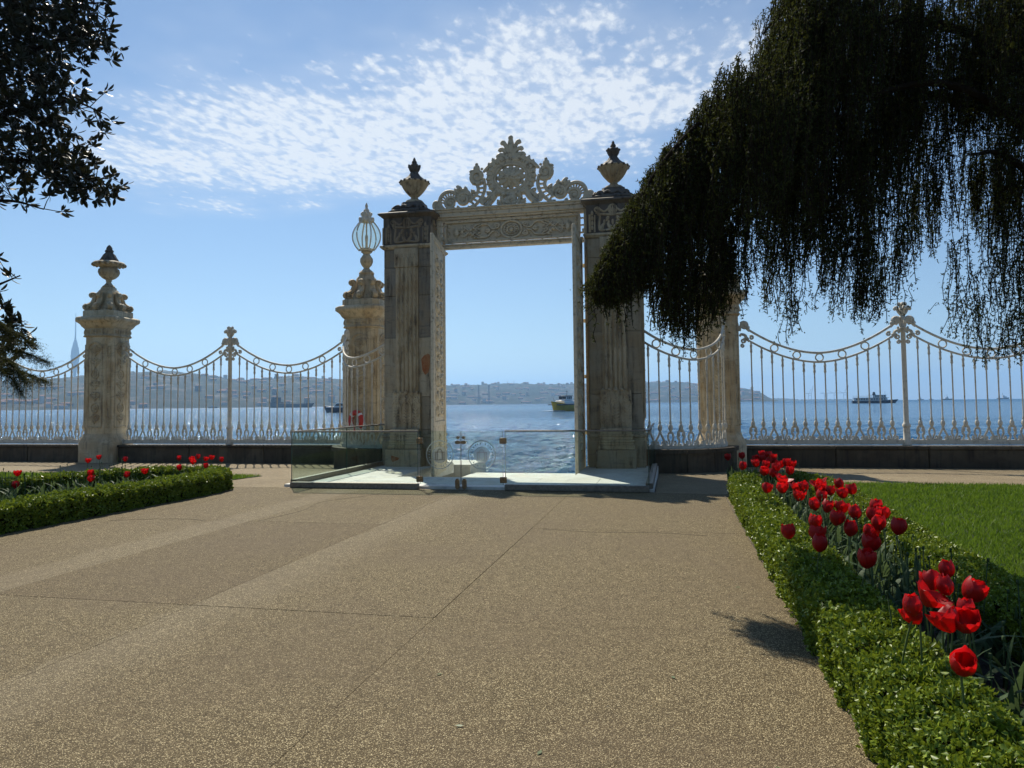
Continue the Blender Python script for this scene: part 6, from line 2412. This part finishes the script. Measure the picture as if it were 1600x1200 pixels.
rgb = np.random.default_rng(909)
zones = [(-0.83, -0.66, 40, 'hillside building among the dark woods at the far left'), (-0.62, -0.44, 75, 'small building on the far hillside seen through the left fence'),
         (-0.305, -0.13, 85, 'small building on the far shore seen through the gateway'), (-0.045, 0.115, 80, 'small building on the cape seen through the right fence')]
for (lo, hi, n, lab) in zones:
    for k in range(n):
        az = rgb.uniform(lo, hi)
        tt = rgb.beta(1.1, 1.3) if lo > -0.64 else rgb.beta(1, 3) * 0.7
        if k % 7 == 0 and lo > -0.64:
            tt = 0.985
        h, d = hill_h(np.array(az), np.array(tt))
        p = at_far(az, float(d), float(h) - 3.5)
        t = thing('far_building', lab, 'building', tuple(p), -az + rgb.normal(0, 0.3), 'buildings on the far shore')
        m, m2 = far_building(int(rgb.choice([0, 0, 1, 1, 2, 3])))
        link('wall', m, None, t)
        link('roof', m2, None, t)

t = thing('television_tower', 'pale blue television tower with slender spire on the far left hill', 'tower', tuple(at_far(-0.7505, 5200, 60)))
MB().lathe([(9, 0), (9, 160), (16, 190), (22, 230), (24, 262), (20, 300), (13, 330), (8, 352), (5, 362)], 20).build('body', M_TOWER, t)
MB().lathe([(4.5, 362), (3.5, 400), (2.6, 470), (1.4, 520)], 8).build('spire', M_TOWER, t)

for k, (az, s, e) in enumerate(((-0.2184, 1.12, 0.0315), (-0.2097, 1.12, 0.0312))):
    d = 4750
    t = thing('minaret', '%s of the two thin minarets on the skyline inside the gateway' % ('left' if k == 0 else 'right'), 'minaret', tuple(at_far(az, d, 60)))
    MB().lathe([(2.6, 0), (2.2, 62), (3.4, 63), (3.4, 66), (2.0, 67), (1.8, 78), (0.3, 92)], 10).build('shaft', M_TOWER, t)
for k, (az, top) in enumerate(((-0.2579, 0.026), (-0.2439, 0.0262))):
    d = 2850
    t = thing('pylon_mast', '%s pale mast on the far shore inside the gateway' % ('left' if k == 0 else 'right'), 'mast', tuple(at_far(az, d, -1)))
    mb = MB()
    for (sx, sy) in ((-1, -1), (1, -1), (1, 1), (-1, 1)):
        mb.tube([(sx * 3, sy * 3, 0), (sx * 1.2, sy * 1.2, top * d)], 0.8, 4)
    for q in range(6):
        z = top * d * (q + 0.5) / 6
        mb.box((0, 0, z), (4.5 - 0.4 * q, 4.5 - 0.4 * q, 0.8))
    mb.build('lattice', M_CRANE, t)
for k, (az, lab) in enumerate(((0.1733, 'leftmost harbour crane on the horizon, boom raised'), (0.1917, 'second harbour crane from the left on the horizon'), (0.2029, 'third harbour crane on the horizon'), (0.2138, 'rightmost harbour crane beside the ferry'))):
    d = 6350
    t = thing('harbour_crane', lab, 'crane', tuple(at_far(az, d, 0)), -az)
    mb = MB()
    for sx in (-11, 11):
        for sy in (-8, 8):
            mb.tube([(sx, sy, 0), (sx, sy, 55)], 1.6, 4)
    mb.box((0, 0, 40), (24, 17, 3))
    mb.tube([(-3, 0, 55), (4, 0, 84)], 1.5, 4)
    mb.build('portal', M_CRANE, t)
    bo = MB().box((-14, 0, 56), (52, 5, 3.5))
    if k in (0, 3):
        bo.tube([(12, 0, 57), (26, 0, 118)], 1.8, 5)
        bo.tube([(4, 0, 84), (20, 0, 92)], 0.9, 4)
    else:
        bo.box((34, 0, 56), (45, 5, 3.5))
        bo.tube([(4, 0, 84), (50, 0, 58)], 0.9, 4)
    bo.build('boom', M_CRANE, t)

# ------------------------------------------------------------------ haze over the water
hz = MB().box((0, 2000, 287), (36000, 36000, 634)).build('haze', None, None, (0, 0, 0), 0)
tag(hz, 'pale blue sea haze over the strait', 'haze', None, 'stuff')
m = bpy.data.materials.new('sea_haze')
m.use_nodes = True
g = NT(m.node_tree)
g.n.clear()
out = g.node('ShaderNodeOutputMaterial')
pv = g.node('ShaderNodeVolumePrincipled')
pv.inputs['Color'].default_value = (0.40, 0.67, 1.0, 1)
pv.inputs['Density'].default_value = 0.00011
pv.inputs['Anisotropy'].default_value = 0.4
g.l.new(pv.outputs[0], out.inputs['Volume'])
hz.data.materials.append(m)
